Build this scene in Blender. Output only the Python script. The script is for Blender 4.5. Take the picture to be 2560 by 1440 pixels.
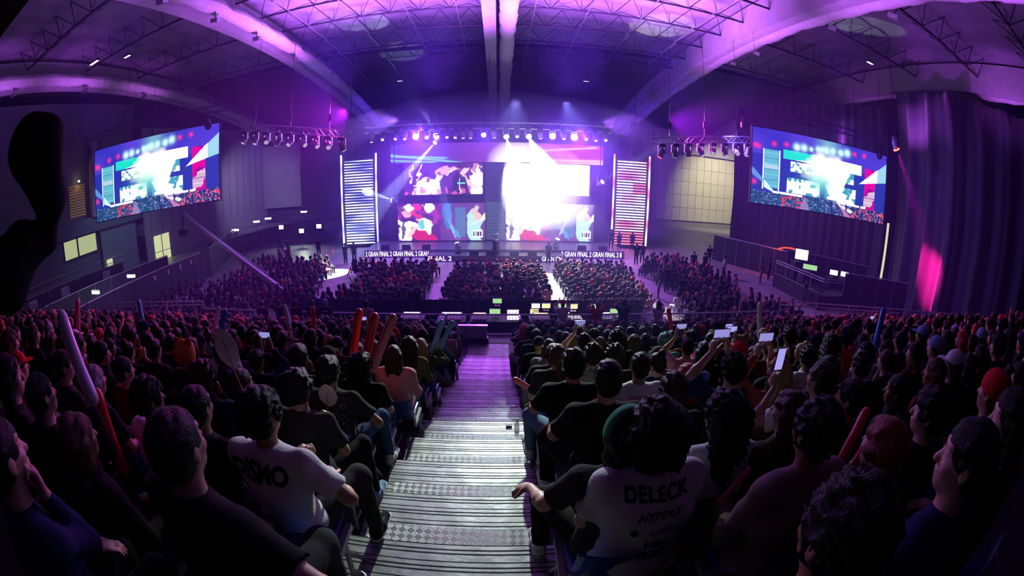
import bpy, bmesh, math, random, time
import numpy as np
from mathutils import Vector, Matrix
from mathutils.bvhtree import BVHTree
T0 = time.time()
random.seed(7); rng = np.random.default_rng(7)
for o in list(bpy.data.objects): bpy.data.objects.remove(o, do_unlink=True)
scene = bpy.context.scene
COL = scene.collection
PI = math.pi

# ------------------------------------------------------------------ camera (15 mm fisheye on a 36 mm sensor)
CAMLOC = Vector((0.0, 0.0, 7.2))
FPX, YAW, PITCH, ROLL = 1067.0, 0.033, 0.283, 0.013
def cam_rows():
    cy, sy, cp, sp = math.cos(YAW), math.sin(YAW), math.cos(PITCH), math.sin(PITCH)
    fwd = Vector((sy*cp, cy*cp, -sp)); right = Vector((cy, -sy, 0)); up = right.cross(fwd)
    cr, sr = math.cos(ROLL), math.sin(ROLL)
    return cr*right+sr*up, -sr*right+cr*up, fwd
CR, CU, CF = cam_rows()
cam = bpy.data.cameras.new('camera'); camo = bpy.data.objects.new('camera', cam); COL.objects.link(camo)
cam.type = 'PANO'; cam.panorama_type = 'FISHEYE_EQUISOLID'; cam.fisheye_lens = 15.0; cam.fisheye_fov = PI
cam.sensor_fit = 'HORIZONTAL'; cam.sensor_width = 36.0; cam.clip_start = 0.02; cam.clip_end = 500
camo.matrix_world = Matrix(((CR.x, CU.x, -CF.x, CAMLOC.x), (CR.y, CU.y, -CF.y, CAMLOC.y), (CR.z, CU.z, -CF.z, CAMLOC.z), (0, 0, 0, 1)))
scene.camera = camo
def pix(P):
    q = Vector(P)-CAMLOC; n = q.length
    th = math.acos(max(-1, min(1, q.dot(CF)/n))); r = 2*FPX*math.sin(th/2)
    ph = math.atan2(q.dot(CU), q.dot(CR))
    return 1280+r*math.cos(ph), 720-r*math.sin(ph)

# ------------------------------------------------------------------ world, exposure, sampling behaviour
w = bpy.data.worlds.new('world'); scene.world = w; w.use_nodes = True
w.node_tree.nodes['Background'].inputs[0].default_value = (0.010, 0.006, 0.03, 1)
w.node_tree.nodes['Background'].inputs[1].default_value = 0.08
scene.view_settings.view_transform = 'Standard'; scene.view_settings.look = 'None'
scene.view_settings.exposure = 0.0; scene.view_settings.gamma = 1.0
try: scene.view_settings.use_curve_mapping = False
except Exception: pass
cy = scene.cycles
cy.use_denoising = True
cy.max_bounces = 3; cy.diffuse_bounces = 1; cy.glossy_bounces = 1; cy.transmission_bounces = 2; cy.volume_bounces = 0; cy.transparent_max_bounces = 6
cy.adaptive_threshold = 0.06; cy.adaptive_min_samples = 16; cy.sample_clamp_indirect = 4.0; cy.caustics_reflective = False; cy.caustics_refractive = False

# ------------------------------------------------------------------ lights (the rig's own lamps, plus unseen washes added for brightness)
def aim(loc, target, up='Y'):
    d = (Vector(target)-Vector(loc)).normalized()
    return d.to_track_quat('-Z', up)
LIGHTS = []
def spot(name, loc, target, color, power, deg, blend=0.35, size=0.08):
    l = bpy.data.lights.new(name, 'SPOT'); l.energy = power; l.color = color; l.spot_size = math.radians(deg); l.spot_blend = blend
    l.shadow_soft_size = size
    o = bpy.data.objects.new(name, l); COL.objects.link(o); o.location = loc
    o.rotation_mode = 'QUATERNION'; o.rotation_quaternion = aim(loc, target)
    LIGHTS.append(o); return o
def arealight(name, loc, target, color, power, sx, sy):
    l = bpy.data.lights.new(name, 'AREA'); l.energy = power; l.color = color; l.shape = 'RECTANGLE'; l.size = sx; l.size_y = sy
    o = bpy.data.objects.new(name, l); COL.objects.link(o); o.location = loc
    o.rotation_mode = 'QUATERNION'; o.rotation_quaternion = aim(loc, target)
    return o
PURPLE = (0.30, 0.045, 1.0); VIOLET = (0.43, 0.055, 1.0); MAGENTA = (1.0, 0.05, 0.70); BLUE = (0.10, 0.12, 1.0); COOL = (0.66, 0.82, 1.0); WHITE = (0.95, 0.93, 1.0); RED = (1.0, 0.06, 0.10)
G = 1.0
# roof wash
for x in (-10.5, -4.0, 4.2, 10.5):
    spot('roof_wash_light', (x, 25.5, 12.0), (x*1.1, 25, 20), (0.50, 0.13, 1.0), 38000*G, 96, 1.0, 2.6)
for x, y, tx, p in ((-12, 10, -16.6, 4200), (-12, 19, -16.6, 4200), (-12, 29, -16.6, 4200), (12.5, 5, 17, 5200), (12.5, 13, 17, 5200), (12.5, 21, 17, 4200), (12.5, 30, 17, 4000), (-28.5, 10, -33, 2600), (-28.5, 19, -33, 2600), (-28.5, 28, -33, 1800), (28.5, 10, 33, 2600), (28.5, 19, 33, 2600), (28.5, 27, 33, 1600)):
    spot('rib_fill', (x, y, 12.0), (tx, y, 18.0), (0.52, 0.10, 1.0), p*0.7*G, 74, 1.0, 0.8)  # unseen spots added to turn the roof beams purple
spot('roof_wash_light', (-26, 20, 12.5), (-31, 15, 17.5), (0.45, 0.06, 1.0), 900*G, 110, 1.0, 0.3)
spot('roof_wash_light', (26, 18, 12.5), (29, 14, 17.5), (0.45, 0.06, 1.0), 1200*G, 110, 1.0, 0.3)
def nudge(s, t, r=0.46):
    s = Vector(s); return s+(Vector(t)-s).normalized()*r
# beams from the stage truss and stage floor
BEAMS = [  # source, target, colour, power, cone
    ((0.5, 35.2, 9.98), (2.2, 26.6, 1.0), (0.95, 0.95, 1.0), 45000, 25), ((2.3, 35.2, 9.98), (5.0, 23.0, 1.6), (0.95, 0.95, 1.0), 55000, 25),
    ((-5.1, 35.0, 9.5), (-9.4, 31, 4.0), COOL, 75000, 13), ((-9.0, 36.0, 4.5), (-30.5, 52, 9.5), COOL, 90000, 12),
    ((8.6, 36.0, 6.1), (19.5, 24, 16), COOL, 20000, 8), ((-3.2, 33.0, 0.97), (-4.9, 34.6, 6.0), COOL, 22000, 13),
    ((4.7, 34.3, 1.15), (6.3, 33.6, 5.0), WHITE, 20000, 15), ((-5.5, 36.5, 10.6), (-12, 30, 21), (0.55, 0.6, 1.0), 5000, 24)]
for s, t, c, p, a in BEAMS: spot('beam_light', nudge(s, t), t, c, p*G, a, 0.25, 0.05)
# truss blinders
for x, p in ((-6.9, 2500), (-5.2, 2300), (-1.3, 1600), (4.3, 2500), (6.1, 3000)):
    spot('blinder_light', nudge((x, 35.2, 9.98), (x*0.8, 10, 4)), (x*0.8, 10, 4), (0.33, 0.06, 1.0), p*1.3*G, 110, 1.0, 0.12)
# washes over the crowd
spot('audience_wash_light', (1.0, 26.5, 11.6), (-0.25, 2.8, 4.8), (0.80, 0.97, 0.90), 36000*G, 10, 1.0, 0.2)
spot('audience_wash_light', (4.0, 26.5, 11.6), (2.2, 5.5, 4.4), (0.66, 0.88, 0.95), 27000*G, 14, 1.0, 0.15)
spot('truss_fill', (-8, 33.5, 11.2), (-13, 24.5, 10), (0.6, 0.3, 1.0), 8000*G, 50, 0.9, 0.2)  # unseen spots added to brighten the silver trusses
spot('truss_fill', (8, 33.5, 11.2), (13, 24.5, 9.6), (0.6, 0.2, 1.0), 8000*G, 50, 0.9, 0.2)
spot('audience_wash_light', (-10, 27, 11.2), (-13, 5, 5.5), MAGENTA, 15000*G, 62, 0.8, 0.2)
spot('audience_wash_light', (11, 27, 11.2), (17, 5, 5.5), (0.90, 0.05, 0.80), 15000*G, 60, 0.8, 0.2)
spot('floor_wash_light', (-6, 33, 10.5), (-10, 26, 0), VIOLET, 6000*G, 95, 0.8, 0.25)
spot('floor_wash_light', (6, 33, 10.5), (11, 26, 0), VIOLET, 7000*G, 95, 0.8, 0.25)
spot('aisle_wash_light', (-0.4, 26, 11.4), (-0.4, 11, 2), VIOLET, 3000*G, 15, 1.0, 0.2)
spot('stage_wash_light', (-6, 33.5, 10.2), (-8, 38, 0), (0.12, 0.05, 1.0), 5000*G, 120, 0.9, 0.3)
spot('stage_wash_light', (6, 33.5, 10.2), (8, 38, 0), PURPLE, 5000*G, 120, 0.9, 0.3)
spot('back_blue_light', (-9, 39, 9), (-14, 58, 9), (0.09, 0.03, 1.0), 9000*G, 120, 1.0, 0.3)
spot('back_blue_light', (9, 39, 9), (14, 58, 9), (0.13, 0.03, 1.0), 9000*G, 120, 1.0, 0.3)
spot('curtain_wash_light', nudge((24.3, 17.5, 11.5), (30.2, 16.6, 2.5), 0.5), (30.2, 16.6, 3.5), (0.85, 0.01, 0.30), 75000*G, 19, 1.0, 0.1)
spot('curtain_wash_light', (17, 18, 11.5), (34, 14, 5), (0.18, 0.09, 1.0), 2800*G, 80, 0.9, 0.3)
spot('curtain_wash_light', (14, 24, 10.5), (26, 30, 4), (0.18, 0.12, 1.0), 3500*G, 90, 0.9, 0.3)
spot('wall_fill', (29, 46, 13.5), (32, 57, 5), (1.0, 0.93, 0.85), 8000*G, 75, 1.0, 0.3)  # unseen spots that brighten the side walls
spot('wall_fill', (-29, 45, 12), (-37, 57, 4), (0.46, 0.40, 1.0), 5500*G, 80, 1.0, 0.3)
spot('wall_fill', (-30, 27, 11), (-39, 29, 2), (0.35, 0.55, 1.0), 1100*G, 90, 0.9, 0.3)

# ------------------------------------------------------------------ materials
MATS = {}
def nt(m): return m.node_tree.nodes, m.node_tree.links
def mat(name, color=(0.5, 0.5, 0.5), rough=0.6, metal=0.0, emit=None, estr=0.0, noise=0.0, nscale=8.0, bump=0.0, bscale=60.0, spec=0.5, sheen=0.0, trans=0.0, alpha=1.0, attr=None, stretch=None):
    if name in MATS: return MATS[name]
    m = bpy.data.materials.new(name); m.use_nodes = True; N, L = nt(m); b = N['Principled BSDF']
    b.inputs['Base Color'].default_value = (*color, 1); b.inputs['Roughness'].default_value = rough; b.inputs['Metallic'].default_value = metal
    b.inputs['Specular IOR Level'].default_value = spec
    if sheen: b.inputs['Sheen Weight'].default_value = sheen
    if trans: b.inputs['Transmission Weight'].default_value = trans
    if alpha < 1: b.inputs['Alpha'].default_value = alpha
    if emit is not None:
        b.inputs['Emission Color'].default_value = (*emit, 1); b.inputs['Emission Strength'].default_value = estr
    tc = None
    def coord():
        nonlocal tc
        if tc is None:
            t = N.new('ShaderNodeTexCoord')
            if stretch:
                mp = N.new('ShaderNodeMapping'); mp.inputs['Scale'].default_value = stretch; L.new(t.outputs['Object'], mp.inputs[0]); tc = mp.outputs[0]
            else: tc = t.outputs['Object']
        return tc
    base = None
    if attr:
        a = N.new('ShaderNodeAttribute'); a.attribute_name = attr; base = a.outputs['Color']; L.new(base, b.inputs['Base Color'])
    if noise:
        n = N.new('ShaderNodeTexNoise'); n.inputs['Scale'].default_value = nscale; n.inputs['Detail'].default_value = 5; L.new(coord(), n.inputs['Vector'])
        mx = N.new('ShaderNodeMix'); mx.data_type = 'RGBA'; mx.blend_type = 'MULTIPLY'; mx.inputs[0].default_value = 1.0
        r = N.new('ShaderNodeMapRange'); r.inputs[3].default_value = 1-noise; r.inputs[4].default_value = 1+noise*0.6; r.inputs[1].default_value = 0.3; r.inputs[2].default_value = 0.7
        L.new(n.outputs['Fac'], r.inputs[0]); L.new(r.outputs[0], mx.inputs[7])
        if base: L.new(base, mx.inputs[6])
        else: mx.inputs[6].default_value = (*color, 1)
        L.new(mx.outputs[2], b.inputs['Base Color'])
    if bump:
        n2 = N.new('ShaderNodeTexNoise'); n2.inputs['Scale'].default_value = bscale; n2.inputs['Detail'].default_value = 3; L.new(coord(), n2.inputs['Vector'])
        bp = N.new('ShaderNodeBump'); bp.inputs['Strength'].default_value = bump; bp.inputs['Distance'].default_value = 0.01
        L.new(n2.outputs['Fac'], bp.inputs['Height']); L.new(bp.outputs[0], b.inputs['Normal'])
    MATS[name] = m; return m
def emis(name, color, strength):
    return mat(name, (0.02, 0.02, 0.02), 0.4, emit=color, estr=strength)
def attr_emit(name, strength, sampling=True):
    m = bpy.data.materials.new(name); m.use_nodes = True; N, L = nt(m); b = N['Principled BSDF']
    b.inputs['Base Color'].default_value = (0.01, 0.01, 0.01, 1); b.inputs['Roughness'].default_value = 0.35
    a = N.new('ShaderNodeAttribute'); a.attribute_name = 'Col'; L.new(a.outputs['Color'], b.inputs['Emission Color']); b.inputs['Emission Strength'].default_value = strength
    return m
M_BLACK = mat('black_metal', (0.012, 0.012, 0.014), 0.45, 0.3)
M_ALU = mat('aluminium', (0.75, 0.75, 0.78), 0.32, 0.9)
M_RAIL = mat('rail_paint', (0.72, 0.70, 0.78), 0.4, 0.3)
M_DARK = mat('dark_paint', (0.02, 0.02, 0.028), 0.6)
M_SKIN = [mat('skin_%s' % n, c, 0.5, noise=0.08, nscale=20, bump=0.05, bscale=90) for n, c in (('warm', (0.50, 0.27, 0.17)), ('tan', (0.40, 0.21, 0.13)), ('pale', (0.62, 0.37, 0.27)), ('brown', (0.30, 0.15, 0.09)))]
HAIRC = {'black': (0.008, 0.007, 0.008), 'dark brown': (0.03, 0.017, 0.011), 'brown': (0.10, 0.052, 0.028), 'blond': (0.42, 0.27, 0.12), 'red': (0.50, 0.035, 0.03), 'auburn': (0.30, 0.085, 0.04), 'green': (0.10, 0.36, 0.22), 'grey': (0.30, 0.30, 0.31), 'blue': (0.03, 0.08, 0.4)}
M_HAIR = {k: mat('hair_'+k.replace(' ', '_'), v, 0.5, noise=0.5, nscale=90, bump=0.9, bscale=150, spec=0.22, stretch=(1, 1, 0.15)) for k, v in HAIRC.items()}
CLOTHC = {'black': (0.012, 0.012, 0.015), 'charcoal': (0.04, 0.04, 0.045), 'white': (0.78, 0.78, 0.80), 'grey': (0.28, 0.28, 0.30), 'navy': (0.015, 0.025, 0.07), 'dark red': (0.16, 0.012, 0.016),
          'red': (0.62, 0.03, 0.03), 'maroon': (0.09, 0.01, 0.02), 'beige': (0.24, 0.17, 0.155), 'olive': (0.09, 0.11, 0.05), 'light blue': (0.22, 0.38, 0.62), 'pink': (0.75, 0.32, 0.38), 'orange': (0.75, 0.20, 0.04), 'green': (0.06, 0.34, 0.16), 'yellow': (0.65, 0.5, 0.12), 'denim': (0.06, 0.11, 0.22), 'pale denim': (0.16, 0.26, 0.42), 'rust': (0.5, 0.10, 0.06)}
M_CLOTH = {k: mat('cloth_'+k.replace(' ', '_'), v, 0.88, noise=0.12, nscale=14, bump=0.35, bscale=120, spec=0.12) for k, v in CLOTHC.items()}

# ------------------------------------------------------------------ mesh helpers
class MB:
    def __init__(s): s.v = []; s.f = []; s.m = []
    def add(s, v, f, mi=0):
        k = len(s.v); s.v += [tuple(p) for p in v]; s.f += [tuple(i+k for i in q) for q in f]; s.m += [mi]*len(f); return s
    def box(s, x0, x1, y0, y1, z0, z1, mi=0, M=None):
        v = [(x, y, z) for x in (x0, x1) for y in (y0, y1) for z in (z0, z1)]
        if M is not None: v = [M @ Vector(p) for p in v]
        return s.add(v, [(0, 1, 3, 2), (4, 6, 7, 5), (0, 4, 5, 1), (2, 3, 7, 6), (0, 2, 6, 4), (1, 5, 7, 3)], mi)
    def bar(s, a, b, r, n=6, mi=0, r2=None):
        a = Vector(a); b = Vector(b); d = (b-a)
        if d.length < 1e-6: return s
        q = d.to_track_quat('Z', 'Y'); r2 = r if r2 is None else r2
        v = [];
        for i in range(n):
            an = 2*PI*i/n+PI/n; v.append(a+q @ Vector((math.cos(an)*r, math.sin(an)*r, 0)))
        for i in range(n):
            an = 2*PI*i/n+PI/n; v.append(b+q @ Vector((math.cos(an)*r2, math.sin(an)*r2, 0)))
        f = [(i, (i+1) % n, n+(i+1) % n, n+i) for i in range(n)]+[tuple(range(n-1, -1, -1)), tuple(range(n, 2*n))]
        return s.add(v, f, mi)
    def lathe(s, prof, n=16, M=None, mi=0):
        v = []; f = []
        for r, z in prof:
            for i in range(n): v.append(Vector((r*math.cos(2*PI*i/n), r*math.sin(2*PI*i/n), z)))
        for j in range(len(prof)-1):
            for i in range(n): f.append((j*n+i, j*n+(i+1) % n, (j+1)*n+(i+1) % n, (j+1)*n+i))
        f.append(tuple(range(n-1, -1, -1))); f.append(tuple((len(prof)-1)*n+i for i in range(n)))
        if M is not None: v = [M @ p for p in v]
        return s.add(v, f, mi)
    def grid(s, pts, mi=0):  # pts[j][i]
        h = len(pts); w = len(pts[0]); v = [p for r in pts for p in r]
        return s.add(v, [(j*w+i, j*w+i+1, (j+1)*w+i+1, (j+1)*w+i) for j in range(h-1) for i in range(w-1)], mi)
    def mesh(s, name, mats, smooth=False):
        me = bpy.data.meshes.new(name); me.from_pydata([tuple(p) for p in s.v], [], s.f)
        for m in (mats if isinstance(mats, (list, tuple)) else [mats]): me.materials.append(m)
        if isinstance(mats, (list, tuple)) and len(mats) > 1: me.polygons.foreach_set('material_index', s.m)
        if smooth: me.polygons.foreach_set('use_smooth', [True]*len(me.polygons))
        me.update(); return me
    def obj(s, name, mats, parent=None, smooth=False, label=None):
        return link(name, s.mesh(name, mats, smooth), parent, label)
def link(name, data, parent=None, label=None, loc=None):
    o = bpy.data.objects.new(name, data); COL.objects.link(o)
    if parent: o.parent = parent
    if label: o['label'] = label
    if loc is not None: o.location = loc
    return o
def tag(o, label, cat, group=None, kind=None):
    o['label'] = label; o['category'] = cat
    if group: o['group'] = group
    if kind: o['kind'] = kind
    return o
def struct(o): o['kind'] = 'structure'; return o
def empty(name, loc=(0, 0, 0), rz=0.0):
    o = bpy.data.objects.new(name, None); COL.objects.link(o); o.location = loc; o.rotation_euler = (0, 0, rz); o.empty_display_size = 0.1; return o
def copy_tree(o, parent=None):
    kids = KIDS.get(o.name) or [c for c in o.children]
    c = o.copy(); COL.objects.link(c); c.parent = parent
    for ch in kids: copy_tree(ch, c)
    return c
KIDS = {}
ORD = ['zeroth', 'first', 'second', 'third', 'fourth', 'fifth', 'sixth', 'seventh', 'eighth', 'ninth', 'tenth', 'eleventh', 'twelfth', 'thirteenth', 'fourteenth', 'fifteenth', 'sixteenth', 'seventeenth', 'eighteenth', 'nineteenth', 'twentieth']
TENS = {2: 'twenty', 3: 'thirty', 4: 'forty', 5: 'fifty'}
def ordn(n):
    if n <= 20: return ORD[n]
    t, u = divmod(n, 10)
    return TENS[t]+'-'+ORD[u] if u else TENS[t][:-1]+'ieth'

# stand geometry
DEP = 0.76; RISE = 0.258
def ye(k): return 1.82+DEP*k
def zd(k): return 4.919-RISE*k
KMIN, KMAX = -3, 15
AX0, AX1 = -1.06, 0.36
def bend(x): return -0.25*max(0, x-13)-0.12*max(0, -x-13)
# ================================================================== THE HALL
floor = MB().box(-60, 60, -14, 64, -0.2, 0.0).obj('floor', mat('polished_concrete', (0.42, 0.41, 0.43), 0.42, noise=0.25, nscale=0.8, bump=0.05, bscale=5)); struct(floor)
def archz(y): return 17.55-0.0032*(y-20)**2
# ceiling panels, following the arch of the roof
ys = [y for y in range(-14, 66, 2)]
pts = [[(x, y, archz(y)+2.35+(0.05 if (i % 2) else 0)) for i, x in enumerate(np.linspace(-58, 58, 117))] for y in ys if y <= 38]
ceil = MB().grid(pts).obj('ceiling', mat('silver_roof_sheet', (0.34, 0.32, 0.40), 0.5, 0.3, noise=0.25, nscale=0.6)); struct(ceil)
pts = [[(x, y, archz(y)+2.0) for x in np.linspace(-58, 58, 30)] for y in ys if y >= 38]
MB().grid(pts).obj('ceiling', mat('dark_roof', (0.03, 0.03, 0.06), 0.8), ceil)  # far ceiling panels coloured darker than the near sheet
# longitudinal light rods under the roof
# walls
wb = MB().box(-60, 60, 62, 62.3, 0, 24).obj('wall_back', mat('back_wall_paint', (0.05, 0.05, 0.09), 0.8)); struct(wb)
tile = MB()
for i in range(14):
    for j in range(5):
        x = 22+i*1.25; tile.box(x+0.02, x+1.23, 56.8, 57.0, 0.9+j*1.9, 0.9+j*1.9+1.86)
struct(tile.obj('wall_right', mat('cream_wall_panel', (0.75, 0.70, 0.55), 0.6)))
MB().box(21.5, 40, 57.0, 57.3, 0, 14).obj('wall_panel_backing', mat('grout', (0.35, 0.33, 0.28), 0.8), bpy.data.objects['wall_right'])
MB().box(21.5, 40, 56.4, 57.0, 10.6, 12.2).obj('trim_1', mat('wall_band', (0.5, 0.48, 0.45), 0.7))['kind'] = 'structure'
wl = MB().box(-38.3, -38, 33, 62, 0.0, 15.0).obj('wall_left', mat('grey_lilac_wall', (0.42, 0.40, 0.46), 0.75, noise=0.06, nscale=0.5)); struct(wl)
g = MB()
for i in range(15): g.box(-37.99, -37.96, 34+i*1.9, 34.04+i*1.9, 2.6, 12.9)
g.obj('trim_2', M_DARK)['kind'] = 'structure'
MB().box(-38, -30.5, 61.2, 61.5, 2.5, 12.6).obj('wall_back_panel', MATS['grey_lilac_wall'])['kind'] = 'structure'
# left side building: ribbed cladding, windows and doors
lw = MB()
lw.box(-40.3, -40, -14, 33, 0, 18); lw.box(-40.0, -38.9, -14, 36, 5.2, 6.6); lw.box(-39.9, -38.4, 33, 52, 3.3, 4.5)
lwo = lw.obj('wall_left', mat('grey_block_wall', (0.16, 0.18, 0.22), 0.8, noise=0.1, nscale=1.0)); struct(lwo)
struct(MB().box(-39.9, -39.4, 26.8, 32.5, 0, 5.2).obj('wall_left_bay', mat('smooth_grey_wall', (0.24, 0.28, 0.33), 0.7)))
for n, (y0, y1, z0, z1) in enumerate([(21.5, 23.4, 3.3, 5.0), (23.55, 26.3, 3.3, 5.0)], 1):
    wo = MB().box(-39.95, -39.85, y0, y1, z0, z1).obj('window_%d' % n, mat('lit_office_glass', (0.1, 0.12, 0.1), 0.2, emit=(0.75, 0.85, 0.48), estr=0.55, noise=0.2, nscale=1.2)); struct(wo)
    f = MB(); f.box(-39.9, -39.7, y0-0.12, y0, z0-0.12, z1+0.12); f.box(-39.9, -39.7, y1, y1+0.12, z0-0.12, z1+0.12); f.box(-39.9, -39.7, y0, y1, z1, z1+0.12); f.box(-39.9, -39.7, y0, y1, z0-0.12, z0)
    f.obj('window_frame', M_DARK, wo)
for n, (y0, y1) in enumerate([(34.2, 35.5), (35.7, 37.0), (27.2, 28.0)], 1):
    z1 = 2.9 if n < 3 else 2.0
    wo = MB().box(-38.2 if n < 3 else -39.35, -37.95 if n < 3 else -39.2, y0, y1, 0.05, z1).obj('door_%d' % n, mat('lit_door_glass', (0.1, 0.12, 0.1), 0.2, emit=(0.85, 0.9, 0.55), estr=0.75)); struct(wo)
    MB().box(-37.94 if n < 3 else -39.19, -37.9 if n < 3 else -39.15, y0, y1, z1*0.36, z1*0.36+0.06).obj('door_handle', M_DARK, wo)
for n, (y0, y1, z0, z1) in enumerate([(23.0, 25.2, 6.9, 10.0), (26.4, 28.8, 6.9, 10.0), (35.5, 36.2, 4.6, 6.2), (40.5, 42.5, 4.6, 6.0)], 3):
    m = MB(); m.box(-39.98, -39.9, y0, y1, z0, z1)
    wo = m.obj('window_%d' % n, mat('warm_lit_slats', (0.30, 0.2, 0.08), 0.5, emit=(1.0, 0.62, 0.18), estr=0.10)); struct(wo)
    if n < 5:
        s = MB()
        for j in range(12): s.box(-39.9, -39.8, y0, y1, z0+j*0.26, z0+j*0.26+0.13)
        s.obj('window_slat', mat('timber_slat', (0.30, 0.19, 0.09), 0.6), wo)
        spot('wall_lamp_light', (-39.4, (y0+y1)/2, z1+0.25), (-39.9, (y0+y1)/2, z0), (1.0, 0.66, 0.22), 60, 110, 0.8, 0.1)
        l = MB().lathe([(0.02, -0.08), (0.12, -0.06), (0.13, 0.05), (0.03, 0.09)], 12, Matrix.Translation((-39.45, (y0+y1)/2, z1+0.32))).obj('wall_lamp', emis('warm_bulb', (1, 0.7, 0.25), 12))
        MB().bar((-39.5, (y0+y1)/2, z1+0.3), (-39.98, (y0+y1)/2, z1+0.3), 0.02).obj('bracket', M_BLACK, l)
        tag(l, 'warm wall lamp over the slatted window %s the round column' % ('left of' if n == 3 else 'right of'), 'lamp')
c = MB().lathe([(0.42, 6.6), (0.42, 14)], 20, Matrix.Translation((-38.9, 25.8, 0))).obj('column', mat('lilac_column', (0.45, 0.4, 0.5), 0.6)); struct(c)
# ---- fabric-wrapped roof ribs
M_FAB = mat('white_roof_fabric', (0.72, 0.70, 0.74), 0.85, noise=0.12, nscale=2, bump=0.4, bscale=4)
M_GIRD = mat('painted_girder', (0.50, 0.47, 0.54), 0.7, noise=0.15, nscale=1.5)
def rib(x0, label, bright=True, side=1):
    e = empty('roof_rib', (x0, 20, archz(20)))
    tag(e, label, 'roof beam', None, 'structure')
    ys = np.arange(-13, 60, 0.5 if abs(x0) < 20 else 1.0)
    g = MB(); P = []
    bx = -0.5*side
    for (dx, dz) in ((-0.43, 0), (0.43, 0), (0.43, 2.2), (-0.43, 2.2), (-0.43, 0)): P.append([(bx+dx, y-20, archz(y)+dz-archz(20)) for y in ys])
    g.grid(P).obj('girder', M_GIRD, e)
    n = 14; r = MB(); Q = []
    for i in range(n+1):
        a = 2*PI*i/n; row = []
        for j, y in enumerate(ys):
            rr = 0.56*(1+0.07*math.sin(y*2.3+2*math.sin(a))+0.05*math.sin(y*5.1+a*2)+0.03*math.sin(y*11))
            if (int(y+13) % 11) == 0: rr *= 0.80
            row.append((0.75*side+rr*1.05*math.cos(a), y-20, archz(y)+0.45+rr*0.9*math.sin(a)-archz(20)))
        Q.append(row)
    r.grid(Q).obj('fabric_wrap', M_FAB, e, smooth=True)
    br = MB()
    for y in range(-10, 56, 5):
        br.bar((bx+0.43*side, y-20, archz(y)+0.6-archz(20)), (0.75*side, y-20, archz(y)+0.6-archz(20)), 0.05)
    br.obj('cross_tie', M_BLACK, e)
rib(-0.3, 'pale fabric-wrapped roof beam running over the stairs to the stage')
rib(-17.0, 'pale fabric-wrapped roof beam over the left seats, above the lighting truss')
rib(17.0, 'wrinkled fabric-wrapped roof beam sweeping over the right seats')
rib(-33.5, 'lilac-lit roof beam near the left wall, above the left video screen')
rib(33.0, 'lilac-lit roof beam above the right curtain and video screen')
# ---- dark cross trusses between the ribs
def roof_truss(xa, xb, y, label, grp):
    z = archz(y); e = empty('roof_truss', ((xa+xb)/2, y, z+1.2)); tag(e, label, 'roof truss', grp)
    xm = (xa+xb)/2; n = max(4, int((xb-xa)/2.0)); m = MB()
    m.bar((xa-xm, 0, 0), (xb-xm, 0, 0), 0.075, 5); m.obj('bottom_chord', M_BLACK, e)
    m = MB()
    for i in range(n):
        x0 = xa-xm+(xb-xa)*i/n; x1 = xa-xm+(xb-xa)*(i+1)/n; xc = (x0+x1)/2
        for dy in (-1.5, 1.5):
            m.bar((x0, 0, 0), (xc, dy, 0.95), 0.03, 4); m.bar((x1, 0, 0), (xc, dy, 0.95), 0.03, 4)
        m.bar((x0, 0, 0), (x0, 0, 0.95), 0.02, 4)
    m.obj('web_brace', M_BLACK, e)
for bi, (xa, xb, nm) in enumerate([(-16.1, -1.3, 'left of the middle roof beam'), (1.1, 16.1, 'right of the middle roof beam'), (-32.6, -17.9, 'over the left seats'), (18.3, 32.1, 'over the right seats')]):
    for i, y in enumerate([10.5, 14, 17.5, 21, 24.4, 27.8, 31.2, 34.6, 37.6] if bi < 2 else [6, 13, 20, 27, 34]):
        roof_truss(xa, xb, y, 'dark cross truss %s, %s from the back wall' % (nm, ordn((9 if bi < 2 else 5)-i)), 'dark roof trusses')
for i, x in enumerate([-13.8, -10.2, -6.4, -3.0, 2.2, 5.8, 9.6, 13.6]):
    m = MB(); yy = list(range(4, 46, 3))
    for a, b in zip(yy[:-1], yy[1:]): m.bar((x, a, archz(a)+1.05), (x*0.985, b, archz(b)+1.05), 0.035, 4)
    tag(m.obj('roof_rod', M_ALU), 'thin shiny roof rod, %s from the left between the big beams' % ordn(i+1), 'roof rod', 'thin roof rods')
# hanging floodlights / roof lamps
def small_lamp(loc, label, e=3.0, s=0.35, tgt=None):
    o = MB().box(-s, s, -0.12, 0.12, -0.05, 0.08).obj('ceiling_lamp', M_BLACK); o.location = loc
    MB().box(-s*0.9, s*0.9, -0.1, 0.1, -0.07, -0.05).obj('lamp_panel', emis('roof_lamp_glow_%g' % e, (0.85, 0.88, 1.0), e), o)
    MB().bar((0, 0, 0.08), (0, 0, 19.0-loc[2]), 0.012, 4).obj('cable', M_BLACK, o)
    tag(o, label, 'lamp')
small_lamp((-25.7, 16.4, 17.0), 'bright roof lamp under the left lilac roof beam', 9, 0.55)
small_lamp((-23.8, 18.3, 17.0), 'small roof lamp right of the bright one over the left seats', 2, 0.35)
small_lamp((23.6, 18.9, 17.0), 'small roof lamp over the right video screen', 2, 0.35)
small_lamp((-11.0, 46, 17.3), 'faint roof lamp high above the left stage tower', 1.6, 0.3)
small_lamp((9.3, 46, 17.3), 'faint roof lamp high above the right end of the stage', 1.6, 0.3)
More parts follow.
